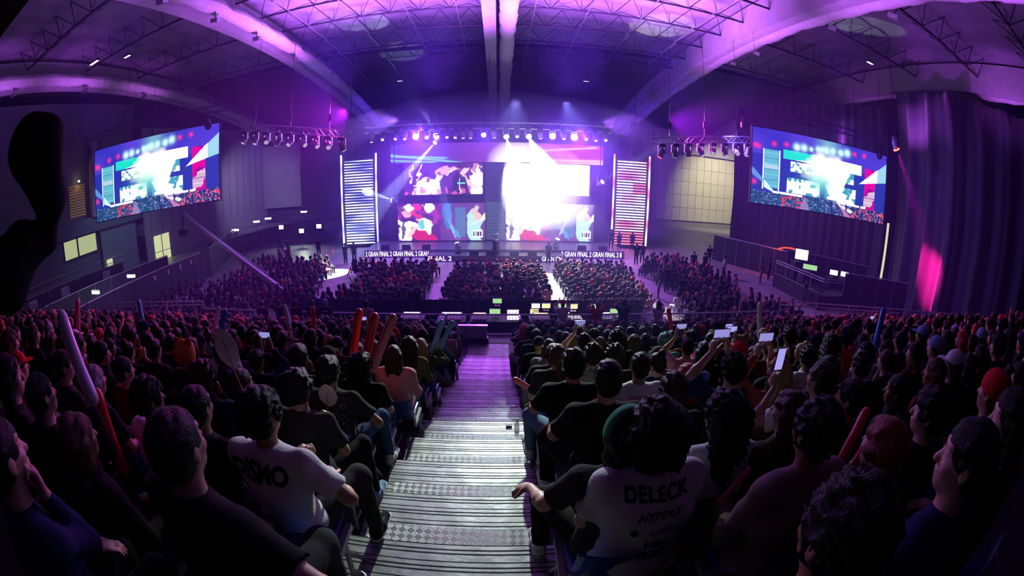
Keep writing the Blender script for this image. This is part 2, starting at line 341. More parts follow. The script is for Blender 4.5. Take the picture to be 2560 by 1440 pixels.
for i, (x, y) in enumerate([(-16.0, 14), (-16.0, 19), (-16.0, 24), (-16.0, 30), (18.0, 12), (18.0, 17), (18.0, 25.5), (18.0, 29), (-32.5, 12), (-32.5, 20), (-32.5, 28), (34, 14), (34, 22)]):
    z = archz(y)-0.35
    o = MB().box(-0.22, 0.22, -0.3, 0.3, -0.28, 0.0).obj('floodlight', M_ALU); o.location = (x, y, z); o.rotation_euler = (0.4, 0, 0.3)
    MB().bar((0, 0, 0), (0, -0.1, 0.4), 0.03, 5).obj('bracket', M_BLACK, o)
    tag(o, 'unlit floodlight clipped under the %s roof beam, %s toward the stage' % ('left inner' if x == -16 else 'right inner' if x == 18 else 'far left' if x < 0 else 'far right', ordn([0, 1, 2, 3, 0, 1, 2, 3, 0, 1, 2, 0, 1][i]+1)), 'floodlight', 'unlit floodlights under the roof beams')
# ---- curtains
def curtain(name, poly, z0, z1, m, amp=0.16, wl=0.8, label=None, dens=0.12):
    pts = []; P = [Vector(p) for p in poly]; s = 0.0; tops = []
    for a, b in zip(P[:-1], P[1:]):
        L = (b-a).length; nrm = Vector((-(b-a).y, (b-a).x)).normalized(); n = int(L/dens)
        for i in range(n):
            u = s+L*i/n; ph = u/wl*2*PI
            d = amp*(math.sin(ph+1.3*math.sin(u*0.31))+0.35*math.sin(2.3*ph+1))
            pts.append((a+(b-a)*i/n, nrm, d)); 
        s += L
    zz = np.linspace(z0, z1, 12); G = []
    for j, z in enumerate(zz):
        k = 1.25-0.5*j/11
        G.append([((p+n*d*k).x+0.05*math.sin(z*0.9+p.y), (p+n*d*k).y, z) for p, n, d in pts])
    o = MB().grid(G).obj(name, m, smooth=True); mod = o.modifiers.new('thick', 'SOLIDIFY'); mod.thickness = 0.02
    if label: tag(o, label, 'curtain')
    return o
M_CURT = mat('dark_velvet', (0.075, 0.07, 0.095), 0.75, sheen=0.4, noise=0.1, nscale=3)
curtain('curtain', [(24.5, 40), (28.4, 27.5), (29.8, 22.2)], 0.0, 15.5, M_CURT, 0.16, 1.0, 'dark blue-lit curtain hanging behind the right video screen')
curtain('curtain', [(30.3, 21.4), (30.2, 15.5), (36.5, 9.5), (44, 2.0), (46, -8)], 0.0, 16.8, M_CURT, 0.34, 2.4, 'tall dark curtain to the right, washed by a red spotlight')
curtain('curtain', [(-30.5, 60.5), (23, 60.5)], 0.0, 15.0, mat('black_masking', (0.018, 0.018, 0.03), 0.85), 0.12, 1.2, 'black masking curtain across the hall behind the stage', 0.3)
# glowing strip that stands in for lit wall in the curtain gap
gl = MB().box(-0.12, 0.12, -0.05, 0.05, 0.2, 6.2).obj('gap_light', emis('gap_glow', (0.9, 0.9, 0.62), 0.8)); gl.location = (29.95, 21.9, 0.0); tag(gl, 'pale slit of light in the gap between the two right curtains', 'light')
# ---- haze
hm = bpy.data.materials.new('stage_haze'); hm.use_nodes = True; N, L = nt(hm); N.clear()
out = N.new('ShaderNodeOutputMaterial'); vs = N.new('ShaderNodeVolumeScatter'); vs.inputs['Density'].default_value = 0.0075; vs.inputs['Anisotropy'].default_value = 0.25
vs.inputs['Color'].default_value = (0.30, 0.22, 1.0, 1)
L.new(vs.outputs[0], out.inputs['Volume'])
hz = MB().box(-37, 37, 6.0, 60, 0.02, 19.2).obj('haze', hm); tag(hz, 'thin haze hanging in the hall and catching the light beams', 'haze', None, 'stuff')
hm2 = hm.copy(); hm2.node_tree.nodes['Volume Scatter'].inputs['Density'].default_value = 0.022; hm2.node_tree.nodes['Volume Scatter'].inputs['Color'].default_value = (0.46, 0.38, 1.0, 1)  # extra haze volume added so the beams show near the stage
pf = []
for j in range(13):
    a = PI*j/12-PI/2; pf.append((max(0.02, math.cos(a)), math.sin(a)))
hp = MB().lathe(pf, 32, Matrix.Translation((0, 32.5, 6.6)) @ Matrix.Diagonal((17.5, 8.5, 6.4, 1))).obj('added_haze', hm2); tag(hp, 'thicker haze added around the stage lamps to make the beams show', 'haze', None, 'stuff')
hm3 = hm.copy(); hm3.node_tree.nodes['Volume Scatter'].inputs['Density'].default_value = 0.10; hm3.node_tree.nodes['Volume Scatter'].inputs['Color'].default_value = (0.85, 0.84, 1.0, 1)  # denser haze volume added to make the white bloom
hp = MB().lathe(pf, 24, Matrix.Translation((3.4, 31.6, 5.6)) @ Matrix.Rotation(0.45, 4, 'Y') @ Matrix.Diagonal((3.5, 3.4, 3.5, 1))).obj('added_haze', hm3); tag(hp, 'dense haze added to shape the white bloom where two beams cross', 'haze', None, 'stuff')

# ================================================================== GRANDSTAND
M_PLY = mat('dark_plywood', (0.045, 0.035, 0.05), 0.6, noise=0.2, nscale=3)
M_TREAD = mat('ribbed_aluminium', (0.52, 0.53, 0.52), 0.45, 0.6, noise=0.45, nscale=5, bump=0.2, bscale=30)
xs_side = [-46, -30, -20, -13, AX0-0.02]; xs_r = [AX1+0.02, 13, 20, 30, 46]
terr = MB()
for k in range(KMIN-2, KMAX+1):
    y0 = ye(k-1)-0.02; y1 = ye(k); z = zd(k); zb = z-0.5 if k < KMAX else 0.0
    for xs in (xs_side, xs_r):
        for a, b in zip(xs[:-1], xs[1:]):
            v = [(x, y+bend(x), zz) for x in (a, b) for y in (y0, y1) for zz in (zb, z-0.004)]
            terr.add(v, [(0, 1, 3, 2), (4, 6, 7, 5), (0, 4, 5, 1), (2, 3, 7, 6), (0, 2, 6, 4), (1, 5, 7, 3)])
to = terr.obj('grandstand_terrace', M_PLY); struct(to)
zl = zd(15)  # landing level
land = MB().box(-46, 46, ye(15)-0.02, 14.5, zl-0.25, zl-0.004); lo = land.obj('grandstand_landing', M_PLY); struct(lo)
# underside posts
m = MB()
for x in range(-44, 46, 4):
    m.bar((x, 14.3+bend(x), 0), (x, 14.3+bend(x), zl-0.2), 0.04)
struct(m.obj('grandstand_support', M_ALU))
# checker plate material
def checker_mat():
    m = bpy.data.materials.new('checker_plate'); m.use_nodes = True; N, L = nt(m); b = N['Principled BSDF']
    b.inputs['Metallic'].default_value = 0.5; b.inputs['Roughness'].default_value = 0.5
    tc = N.new('ShaderNodeTexCoord'); mp = N.new('ShaderNodeMapping'); mp.inputs['Rotation'].default_value = (0, 0, PI/4); mp.inputs['Scale'].default_value = (1/0.045,)*3
    L.new(tc.outputs['Object'], mp.inputs[0]); sx = N.new('ShaderNodeSeparateXYZ'); L.new(mp.outputs[0], sx.inputs[0])
    def mth(op, a, bb=None, c=None):
        n = N.new('ShaderNodeMath'); n.operation = op
        for i, q in enumerate((a, bb, c)):
            if q is None: continue
            if isinstance(q, (int, float)): n.inputs[i].default_value = q
            else: L.new(q, n.inputs[i])
        return n.outputs[0]
    X, Y = sx.outputs[0], sx.outputs[1]
    fx, fy = mth('FLOOR', X), mth('FLOOR', Y); par = mth('MODULO', mth('ABSOLUTE', mth('ADD', fx, fy)), 2.0); par = mth('GREATER_THAN', par, 0.5)
    r1 = mth('MULTIPLY', mth('ADD', mth('SINE', mth('MULTIPLY', X, 2*PI*4)), 1.0), 0.5); r2 = mth('MULTIPLY', mth('ADD', mth('SINE', mth('MULTIPLY', Y, 2*PI*4)), 1.0), 0.5)
    hgt = mth('ADD', mth('MULTIPLY', r1, par), mth('MULTIPLY', mth('MULTIPLY', r2, 0.8), mth('SUBTRACT', 1.0, par)))
    mx = N.new('ShaderNodeMix'); mx.data_type = 'RGBA'; mx.inputs[6].default_value = (0.09, 0.10, 0.11, 1); mx.inputs[7].default_value = (0.55, 0.56, 0.56, 1)
    L.new(mth('ADD', mth('MULTIPLY', hgt, 0.55), mth('MULTIPLY', par, 0.4)), mx.inputs[0]); L.new(mx.outputs[2], b.inputs['Base Color'])
    bp = N.new('ShaderNodeBump'); bp.inputs['Strength'].default_value = 0.8; bp.inputs['Distance'].default_value = 0.006; L.new(hgt, bp.inputs['Height']); L.new(bp.outputs[0], b.inputs['Normal'])
    return m
M_CHECK = checker_mat()
# ribbed deck profile (across y), five planks each with two raised flats and grooves
def ribbed(k):
    y0, y1 = ye(k-1), ye(k); pr = []; y = y0; npk = 5; pw = (y1-y0)/npk
    for i in range(npk):
        a = y0+i*pw
        for dy, dz in ((0.0, -0.012), (0.006, 0.0), (0.062, 0.0), (0.066, -0.008), (0.074, -0.008), (0.078, 0.0), (0.098, 0.0), (0.102, -0.008), (0.11, -0.008), (0.114, 0.0), (0.146, 0.0), (0.1515, -0.012)):
            pr.append((a+dy, dz))
    pr += [(y1+0.004, 0.0), (y1+0.006, -0.045), (y1-0.01, -0.05)]
    P = [[(x, yy-y0, dz) for yy, dz in pr] for x in (AX0, AX1)]
    P = [[P[i][j] for i in (1, 0)] for j in range(len(pr))]
    return MB().grid(P)
deck_me = None
for k in range(KMIN-1, KMAX+1):
    if deck_me is None: deck_me = ribbed(0).mesh('stair_deck', M_TREAD); 
    o = link('stair_deck', deck_me, loc=(0, ye(k-1), zd(k)))
    tag(o, 'ribbed aluminium aisle deck, %s level down from the camera' % ordn(k+4+1) if k > -1 else 'ribbed aluminium aisle deck at the camera, level %s' % ordn(k+5), 'stair deck', 'ribbed aisle decks')
    if k < KMAX:
        s = MB(); s.box(AX0+0.10, AX1-0.05, 0.008, 0.27, -0.03, 0); so = s.obj('checker_step', M_CHECK); so.location = (0, ye(k), zd(k)-0.129)
        bx = MB().box(AX0+0.12, AX1-0.07, 0.012, 0.262, -0.128, -0.03).obj('step_box', M_BLACK, so)
        tag(so, 'checker-plate half step in the aisle, %s one down from the camera' % ordn(k+5), 'stair step', 'checker-plate aisle steps')
ldk = MB(); 
o = link('stair_deck', deck_me, loc=(0, ye(15), zl)); tag(o, 'ribbed metal landing at the foot of the stairs', 'stair deck', 'ribbed aisle decks')
# front rail and barriers
def railing(pts, z0, h, label, two=True, dens=1.8, bars=False, name='railing'):
    e = empty(name, (pts[0][0], pts[0][1], z0)); tag(e, label, 'railing'); O = Vector((pts[0][0], pts[0][1], z0))
    t = MB(); p = MB(); b = MB()
    for a, c in zip(pts[:-1], pts[1:]):
        A = Vector((a[0], a[1], z0))-O; C = Vector((c[0], c[1], z0))-O; L = (C-A).length
        for hh in ((h, h-0.18) if two else (h,)): t.bar(A+Vector((0, 0, hh)), C+Vector((0, 0, hh)), 0.034)
        t.bar(A+Vector((0, 0, 0.12)), C+Vector((0, 0, 0.12)), 0.02)
        n = max(1, int(L/dens))
        for i in range(n+1): q = A+(C-A)*i/n; MB().bar(q, q+Vector((0, 0, h)), 0.024).obj('post', M_ALU, e)
        if bars:
            n = int(L/0.12)
            for i in range(n): q = A+(C-A)*i/n; b.bar(q+Vector((0, 0, 0.12)), q+Vector((0, 0, h)), 0.008, 4)
    t.obj('rail', M_RAIL, e)
    if bars: b.obj('bars', M_BLACK, e)
YR = 14.3
railing([(-36, YR+bend(-36)), (-20, YR+bend(-20)), (-13, YR)], zl, 1.35, 'long two-bar rail in front of the left seats')
railing([(-13, YR), (-1.9, YR)], zl, 1.0, 'low barrier with upright bars left of the stair foot', False, 2.2, True, 'barrier')
railing([(-1.85, YR), (0.75, YR)], zl, 1.0, 'barrier with upright bars closing the foot of the stairs', False, 1.3, True, 'barrier')
railing([(0.8, YR), (11.5, YR)], zl, 1.0, 'low barrier with upright bars right of the stair foot', False, 2.2, True, 'barrier')
railing([(12, YR), (20, YR+bend(20)), (42, YR+bend(42))], zl, 1.45, 'long two-bar rail in front of the right seats')
railing([(0.75, YR-0.05), (0.75, 13.0)], zl, 1.0, 'short side rail right of the stair foot', True, 0.7)
o = MB().box(-0.55, 0.55, -0.06, 0.06, 0, 0.42).obj('step_light_box', mat('lilac_panel', (0.6, 0.5, 0.8), 0.4)); o.location = (-0.95, 14.1, zl+0.22)  # crate with a pale panel, gives no light
m = MB()
for i in range(7): m.box(-0.55+i*0.18, -0.53+i*0.18, -0.08, -0.06, -0.02, 0.44)
m.box(-0.57, 0.57, -0.09, 0.07, 0.42, 0.46); m.box(-0.57, 0.57, -0.09, 0.07, -0.04, 0.0); m.obj('frame', M_ALU, o)
MB().box(-0.6, 0.6, -0.15, 0.15, -0.22, -0.04).obj('base', M_BLACK, o)
tag(o, 'pale barred crate standing at the foot of the stairs', 'crate')
# ================================================================== SCREENS (painted in vertex colours on a fine grid)
def vnoise(h, w, cy_, cx_, seed):
    r = np.random.default_rng(seed); g = r.random((cy_+2, cx_+2)); y = np.linspace(0, cy_, h); x = np.linspace(0, cx_, w)
    yi = y.astype(int); xi = x.astype(int); fy = (y-yi)[:, None]; fx = (x-xi)[None]
    fy = fy*fy*(3-2*fy); fx = fx*fx*(3-2*fx)
    a = g[np.ix_(yi, xi)]; b = g[np.ix_(yi, xi+1)]; c = g[np.ix_(yi+1, xi)]; d = g[np.ix_(yi+1, xi+1)]
    return (a*(1-fx)+b*fx)*(1-fy)+(c*(1-fx)+d*fx)*fy
class Canvas:
    def __init__(s, w, h, c): s.w, s.h = w, h; s.a = np.zeros((h, w, 3))+np.array(c); s.Y, s.X = np.mgrid[0:h, 0:w]; s.X = (s.X+0.5)/w; s.Y = (s.Y+0.5)/h   # Y: 0 top
    def mix(s, mask, c): mask = np.clip(mask, 0, 1)[..., None]; s.a = s.a*(1-mask)+np.array(c)*mask
    def add(s, mask, c): s.a += np.clip(mask, 0, None)[..., None]*np.array(c)
    def rect(s, x0, y0, x1, y1, c, k=1.0): s.mix(((s.X > x0) & (s.X < x1) & (s.Y > y0) & (s.Y < y1))*k, c)
    def blob(s, x, y, rx, ry, c, k=1.0, ang=0.0, soft=0.15):
        if not hasattr(s, 'wx'): s.wx = (vnoise(s.h, s.w, 9, 22, 77)-0.5)*0.05+(vnoise(s.h, s.w, 20, 48, 79)-0.5)*0.02; s.wy = (vnoise(s.h, s.w, 9, 22, 78)-0.5)*0.14
        dx, dy = s.X+s.wx-x, s.Y+s.wy-y; ca, sa = math.cos(ang), math.sin(ang); u = (dx*ca+dy*sa)/rx; v = (-dx*sa+dy*ca)/ry
        s.mix(np.clip((1-np.sqrt(u*u+v*v))/soft, 0, 1)*k, c)
    def tri(s, p, c, k=1.0):
        m = np.ones((s.h, s.w), bool)
        sg = np.sign((p[1][0]-p[0][0])*(p[2][1]-p[0][1])-(p[1][1]-p[0][1])*(p[2][0]-p[0][0]))
        for a, b in ((0, 1), (1, 2), (2, 0)): m &= (((p[b][0]-p[a][0])*(s.Y-p[a][1])-(p[b][1]-p[a][1])*(s.X-p[a][0]))*sg >= 0)
        s.mix(m*k, c)
    def mesh(s, name, W, H, m):
        h, w = s.h, s.w; xs = np.linspace(-W/2, W/2, w); zs = np.linspace(H, 0, h)
        v = np.zeros((h*w, 3), np.float32); v[:, 0] = np.tile(xs, h); v[:, 2] = np.repeat(zs, w)
        idx = np.arange(h*w).reshape(h, w); f = np.stack([idx[1:, :-1], idx[1:, 1:], idx[:-1, 1:], idx[:-1, :-1]], -1).reshape(-1, 4)
        me = np_mesh(name, v, f, m, False); ca = me.color_attributes.new('Col', 'FLOAT_COLOR', 'POINT')
        ca.data.foreach_set('color', np.concatenate([s.a.reshape(-1, 3), np.ones((h*w, 1))], 1).astype(np.float32).ravel()); return me
def np_mesh(name, v, f, mats, smooth=True, mi=None):
    me = bpy.data.meshes.new(name); v = np.asarray(v, np.float32); f = np.asarray(f, np.int32); k = f.shape[1]
    me.vertices.add(len(v)); me.vertices.foreach_set('co', v.ravel()); me.loops.add(f.size); me.loops.foreach_set('vertex_index', f.ravel())
    me.polygons.add(len(f)); me.polygons.foreach_set('loop_start', np.arange(0, f.size, k, dtype=np.int32)); me.polygons.foreach_set('loop_total', np.full(len(f), k, np.int32))
    for m in (mats if isinstance(mats, (list, tuple)) else [mats]): me.materials.append(m)
    if mi is not None: me.polygons.foreach_set('material_index', np.asarray(mi, np.int32))
    if smooth: me.polygons.foreach_set('use_smooth', np.ones(len(f), bool))
    me.update(); return me
def figure(c, x, y, s, col, shirt, arms=0):
    """head-and-shoulders figure filmed on a screen"""
    c.blob(x, y+s*1.55, s*0.62*0.75, s*1.1, shirt, 1, 0, 0.12)
    if arms & 1: c.blob(x-s*0.55, y+s*0.25, s*0.11, s*1.0, col, 1, -0.5)
    if arms & 2: c.blob(x+s*0.55, y+s*0.2, s*0.11, s*1.0, col, 1, 0.5)
    c.blob(x, y, s*0.26, s*0.46, col); c.blob(x, y-s*0.20, s*0.28, s*0.34, (0.03, 0.01, 0.05), 0.9)
def paint_mid(seed):
    c = Canvas(210, 82, (0.05, 0.01, 0.16)); n = vnoise(82, 210, 6, 14, seed); c.add(n*0.25, (0.3, 0.05, 0.6))
    W_ = (1.0, 0.9, 1.0)
    c.blob(0.10, 0.30, 0.012, 0.42, W_, 1, 0.05); c.blob(0.20, 0.30, 0.012, 0.45, W_, 1, 0.12)
    figure(c, 0.30, 0.55, 0.20, (0.95, 0.7, 0.85), W_); figure(c, 0.20, 0.66, 0.2, (0.9, 0.6, 0.8), W_)
    c.blob(0.30, 0.75, 0.13, 0.34, W_); c.blob(0.45, 0.42, 0.05, 0.2, (0.9, 0.62, 0.75)); c.blob(0.42, 0.8, 0.06, 0.45, W_)
    c.blob(0.55, 0.22, 0.16, 0.10, (0.75, 0.35, 0.6), 1, -0.5); c.blob(0.77, 0.18, 0.06, 0.2, (0.85, 0.5, 0.65)); c.blob(0.75, 0.08, 0.07, 0.12, (0.05, 0.01, 0.06))
    c.blob(0.72, 0.75, 0.10, 0.5, (0.02, 0.01, 0.06)); c.blob(0.72, 0.75, 0.008, 0.4, W_); c.rect(0.68, 0.62, 0.78, 0.66, (0.2, 0.8, 0.7))
    for q in range(9): c.blob(0.05+0.1*q, 0.97-0.05*(q % 3), 0.025, 0.10, (0.7, 0.1, 0.5), 0.8)
    c.blob(0.60, 0.30, 0.018, 0.14, (0.98, 0.75, 0.85), 1, 0.6); c.blob(0.33, 0.52, 0.03, 0.07, (0.35, 0.08, 0.3)); c.blob(0.46, 0.36, 0.03, 0.05, (0.25, 0.05, 0.2))
    c.blob(0.92, 0.62, 0.08, 0.62, W_); c.blob(0.84, 0.62, 0.03, 0.3, (0.8, 0.5, 0.7), 1, -0.3); c.blob(0.90, 0.10, 0.03, 0.2, (0.5, 0.2, 0.4))
    return c
def paint_low(seed):
    c = Canvas(230, 100, (0.10, 0.015, 0.22)); n = vnoise(100, 230, 8, 16, seed); c.add(np.clip(n-0.4, 0, 1), (0.7, 0.05, 0.6)); W_ = (1.0, 0.93, 1.0)
    c.rect(0.5, 0, 1, 1, (0.12, 0.05, 0.30), 0.8); c.rect(0.66, 0.12, 0.78, 0.9, (0.05, 0.22, 0.50), 0.7)
    for x, y, s in ((0.12, 0.2, 0.30), (0.26, 0.38, 0.24)): figure(c, x, y, s, (0.85, 0.4, 0.6), (0.03, 0.01, 0.08))
    c.blob(0.12, 0.13, 0.06, 0.10, W_); c.blob(0.22, 0.10, 0.05, 0.16, (0.9, 0.02, 0.35)); c.blob(0.36, 0.10, 0.08, 0.15, W_); c.blob(0.14, 0.55, 0.16, 0.09, W_, 1, 0.3)
    c.blob(0.10, 0.78, 0.09, 0.3, W_); c.blob(0.06, 0.72, 0.02, 0.3, (0.1, 0.1, 0.2)); c.blob(0.32, 0.62, 0.09, 0.26, W_); c.blob(0.29, 0.58, 0.05, 0.16, (0.1, 0.6, 0.75)); c.blob(0.31, 0.92, 0.12, 0.25, (0.6, 0.01, 0.14), 1, -0.7)
    c.blob(0.22, 0.30, 0.10, 0.035, (0.8, 0.02, 0.2), 1, 1.0); c.blob(0.18, 0.75, 0.03, 0.2, (0.9, 0.6, 0.7), 1, 0.4)
    c.blob(0.58, 0.3, 0.06, 0.42, (0.05, 0.18, 0.6)); c.blob(0.63, 0.66, 0.02, 0.35, (0.1, 0.35, 0.8), 1, -0.3)
    c.blob(0.88, 0.62, 0.09, 0.55, (0.45, 0.75, 0.95)); c.blob(0.90, 0.28, 0.05, 0.16, (0.8, 0.5, 0.55)); c.blob(0.97, 0.35, 0.02, 0.3, (0.9, 0.8, 0.95), 1, 0.4)
    c.rect(0.86, 0.72, 0.97, 0.92, (0.9, 0.9, 1.0))
    for i, (a, b) in enumerate(((0.865, 0.88), (0.89, 0.90), (0.91, 0.93), (0.94, 0.955))): c.rect(a, 0.76, b, 0.88, (0.02, 0.02, 0.08))
    return c
def paint_bloom(c, x, y, rx, ry, k=1.0):  # paints the white bloom of the beams into a screen picture
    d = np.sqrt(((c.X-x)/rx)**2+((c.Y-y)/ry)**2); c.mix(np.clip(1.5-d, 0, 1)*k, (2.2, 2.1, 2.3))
def paint_side():
    w, h = 300, 141; c = Canvas(w, h, (0.015, 0.03, 0.55)); n = vnoise(h, w, 4, 6, 3)
    c.add(n*(c.Y < 0.35), (0.10, 0.03, 0.30)); c.mix(np.clip((c.Y-0.2)*1.2, 0, 0.5), (0.01, 0.05, 0.35))
    c.mix(np.exp(-((c.X-0.52)**2/0.006+(c.Y-0.05)**2/0.05))*0.7, (0.25, 0.65, 0.7))
    c.rect(0.20, 0.24, 0.78, 0.36, (0.0, 0.80, 0.72)); 
    for x0, y0, x1, y1, s in ((0.25, 0.38, 0.42, 0.52, 1), (0.52, 0.38, 0.72, 0.54, 2), (0.23, 0.60, 0.46, 0.80, 3), (0.50, 0.60, 0.74, 0.82, 4)):
        m = ((c.X > x0) & (c.X < x1) & (c.Y > y0) & (c.Y < y1)); nn = vnoise(h, w, 24, 60, s)*0.6+vnoise(h, w, 10, 24, s+20)*0.4; c.mix(m*0.9, (0.05, 0.45, 0.6)); c.mix(m*(nn > 0.40), (1.3, 1.25, 1.2))
    c.tri(((0.28, 0.36), (0.78, 0.24), (0.78, 0.37)), (1.5, 1.45, 1.4)); c.rect(0.40, 0.24, 0.78, 0.38, (1.5, 1.45, 1.4))
    c.blob(0.50, 0.42, 0.17, 0.26, (1.5, 1.45, 1.4), 1, 0, 0.5); c.tri(((0.46, 0.30), (0.70, 0.30), (0.58, 0.92)), (1.4, 1.4, 1.35)); c.mix(np.exp(-((c.X-0.46)**2/0.01+(c.Y-0.6)**2/0.02))*0.8, (0.2, 0.85, 0.85))
    for x, y, s in ((0.29, 0.18, 1.3), (0.34, 0.17, 1.2), (0.44, 0.15, 0.9), (0.50, 0.14, 1.3), (0.55, 0.13, 1.0), (0.61, 0.13, 1.2), (0.66, 0.11, 1.4), (0.39, 0.17, .5), (0.47, 0.14, .6)):
        c.mix(np.exp(-(((c.X-x)*w/h*2.13/2.1)**2+(c.Y-y)**2)/(0.0016*s)), (0.9, 1.5, 1.6))
    for x, y in ((0.02, 0.24), (0.04, 0.25), (0.14, 0.19), (0.22, 0.17), (0.72, 0.10), (0.80, 0.09), (0.02, 0.72)): c.mix(np.exp(-(((c.X-x)*2.1)**2+(c.Y-y)**2)/0.0008), (1.2, 0.04, 0.3))
    st = (np.sin(c.Y*h*PI*0.9) > -0.1)
    c.rect(0.075, 0.27, 0.175, 0.78, (0.02, 0.25, 0.5)); m = (c.X > 0.08) & (c.X < 0.17) & (c.Y > 0.28) & (c.Y < 0.77); c.mix(m*st, (0.25, 0.8, 1.0)); c.mix(m*st*(np.abs(c.Y-0.50-0.2*(c.X-0.12)) < 0.03), (1, 1.2, 1.3))
    for x in (0.073, 0.176): c.rect(x-0.003, 0.27, x+0.004, 0.80, (1.2, 1.4, 1.5))
    m = (c.X > 0.81) & (c.X < 0.905) & (c.Y > 0.26) & (c.Y < 0.83); c.mix(m*1.0, (0.35, 0.0, 0.35)); c.mix(m*st*(vnoise(h, w, 8, 14, 8) > 0.42), (1.1, 1.0, 1.1)); c.mix(m*(vnoise(h, w, 8, 14, 8) < 0.36), (0.8, 0.0, 0.35))
    c.tri(((0.765, 0.50), (1.0, 0.12), (1.0, 0.40)), (0.45, 0.95, 1.1), 0.75); c.tri(((0.765, 0.50), (0.92, 0.24), (0.92, 0.43)), (1.5, 1.45, 1.4))
    c.tri(((0.16, 0.84), (0.0, 0.52), (0.0, 0.62)), (0.15, 0.4, 0.9), 0.8); c.tri(((0.16, 0.84), (0.08, 0.68), (0.085, 0.78)), (0.8, 1.3, 1.5))
    gy = 0.82+0.02*np.sin(c.X*9); g = c.Y > gy; cr = vnoise(h, w, 70, 170, 5)*g
    c.mix(g*0.9, (0.01, 0.03, 0.16)); c.mix(g*(c.X < 0.55)*0.5, (0.0, 0.10, 0.22)); c.mix(cr > 0.74, (0.25, 0.35, 0.8)); rd = vnoise(h, w, 40, 100, 6)*g
    c.mix((rd > 0.72)*((c.X > 0.70) | ((c.X > 0.2) & (c.X < 0.35))), (0.95, 0.05, 0.12)); c.mix((cr > 0.8)*(c.X > 0.7), (1.0, 0.3, 0.4))
    c.mix(((np.abs(c.Y-0.82) < 0.014)*(((c.X > 0.14) & (c.X < 0.34)) | ((c.X > 0.60) & (c.X < 0.83)))*(vnoise(h, w, 2, 60, 9) > 0.25)), (1.2, 1.1, 1.3))
    c.tri(((0.36, 0.82), (0.32, 1.0), (0.40, 1.0)), (0.4, 0.3, 0.7), 0.7); c.tri(((0.62, 0.84), (0.66, 1.0), (0.72, 1.0)), (0.7, 0.25, 0.6), 0.8); c.blob(0.64, 0.87, 0.03, 0.03, (1.2, 0.8, 1.1)); c.blob(0.70, 0.90, 0.02, 0.04, (0.9, 0.9, 0.9))
    return c
def led_screen(name, cv, W, H, loc, rz, label, strength, depth=0.18, extra=None):
    e = empty(name, loc, rz); tag(e, label, 'screen')
    link('display', cv.mesh(name+'_display', W, H, attr_emit(name+'_glow', strength)), e)
    f = MB(); t = 0.06; f.box(-W/2-t, W/2+t, 0.01, depth, -t, H+t); f.obj('cabinet', M_BLACK, e)
    b = MB()
    for x0, x1, z0, z1 in ((-W/2-t, W/2+t, H, H+t), (-W/2-t, W/2+t, -t, 0), (-W/2-t, -W/2, 0, H), (W/2, W/2+t, 0, H)): b.box(x0, x1, -0.02, 0.01, z0, z1)
    b.obj('bezel', M_BLACK, e); return e
YS = 37.4
led_screen('led_screen', paint_mid(1), 7.05, 2.75, (-4.95, YS, 4.85), 0, 'stage screen showing celebrating players, middle of the left column', 1.5)
c2 = paint_mid(2); paint_bloom(c2, 0.45, 0.4, 0.62, 1.1)
led_screen('led_screen', c2, 7.05, 2.75, (4.45, YS, 4.85), 0, 'stage screen with white bloom painted in, middle of the right column', 1.5)
led_screen('led_screen', paint_low(3), 7.9, 3.35, (-5.15, YS, 0.72), 0, 'bottom left stage screen showing embracing players', 1.35)
c2 = paint_low(4); paint_bloom(c2, 0.38, 0.0, 0.42, 0.50, 0.85)
led_screen('led_screen', c2, 7.9, 3.35, (4.55, YS, 0.72), 0, 'bottom right stage screen, white bloom painted near its top', 1.35)
c2 = Canvas(200, 24, (0.03, 0.05, 0.45)); c2.mix(c2.X, (0.50, 0.02, 0.42)); 
for (p, q, s) in (((0.0, 0.55), (0.32, 0.98), 1), ((0.0, 0.8), (0.2, 0.95), 1), ((0.02, 0.6), (0.25, 0.75), 1), ((0.72, 0.85), (0.98, 0.8), 2), ((0.7, 0.4), (0.95, 0.15), 2), ((0.75, 1.0), (0.99, 0.92), 2)):
    dx, dy = q[0]-p[0], q[1]-p[1]; L2 = dx*dx+dy*dy; tt = np.clip(((c2.X-p[0])*dx+(c2.Y-p[1])*dy)/L2, 0, 1); dd = np.hypot((c2.X-p[0]-tt*dx)*3, c2.Y-p[1]-tt*dy); c2.mix(np.exp(-(dd/0.06)**2), (0.25, 0.9, 1.2) if s == 1 else (1.3, 0.8, 1.2))
paint_bloom(c2, 0.60, 1.0, 0.10, 0.8, 0.8)  # beam bloom painted on the banner
led_screen('led_screen', c2, 18.8, 1.75, (-0.25, YS-0.1, 7.68), 0, 'long banner screen across the top of the stage, blue to magenta', 1.0)
# centre column between the screens
e = MB().box(-0.95, 0.95, 0, 0.3, 0, 7.0).obj('stage_column', mat('dim_scrim', (0.10, 0.14, 0.20), 0.7)); e.location = (-0.28, YS+0.1, 0.7)
m = MB()
for i in range(26): m.box(-0.9, 0.9, -0.03, 0.0, 0.1+i*0.13, 0.16+i*0.13)
m.obj('slat', mat('dim_led_slat', (0.1, 0.12, 0.2), 0.5, emit=(0.25, 0.45, 0.65), estr=0.35), e); tag(e, 'slatted column between the left and right stage screens', 'column')
fr = MB()
fr.box(-10.2, 9.7, YS+0.4, YS+0.6, 0.6, 9.6); o = fr.obj('stage_backing', mat('blue_grey_scrim', (0.05, 0.05, 0.10), 0.8)); tag(o, 'dark backing wall holding the stage screens', 'stage wall')
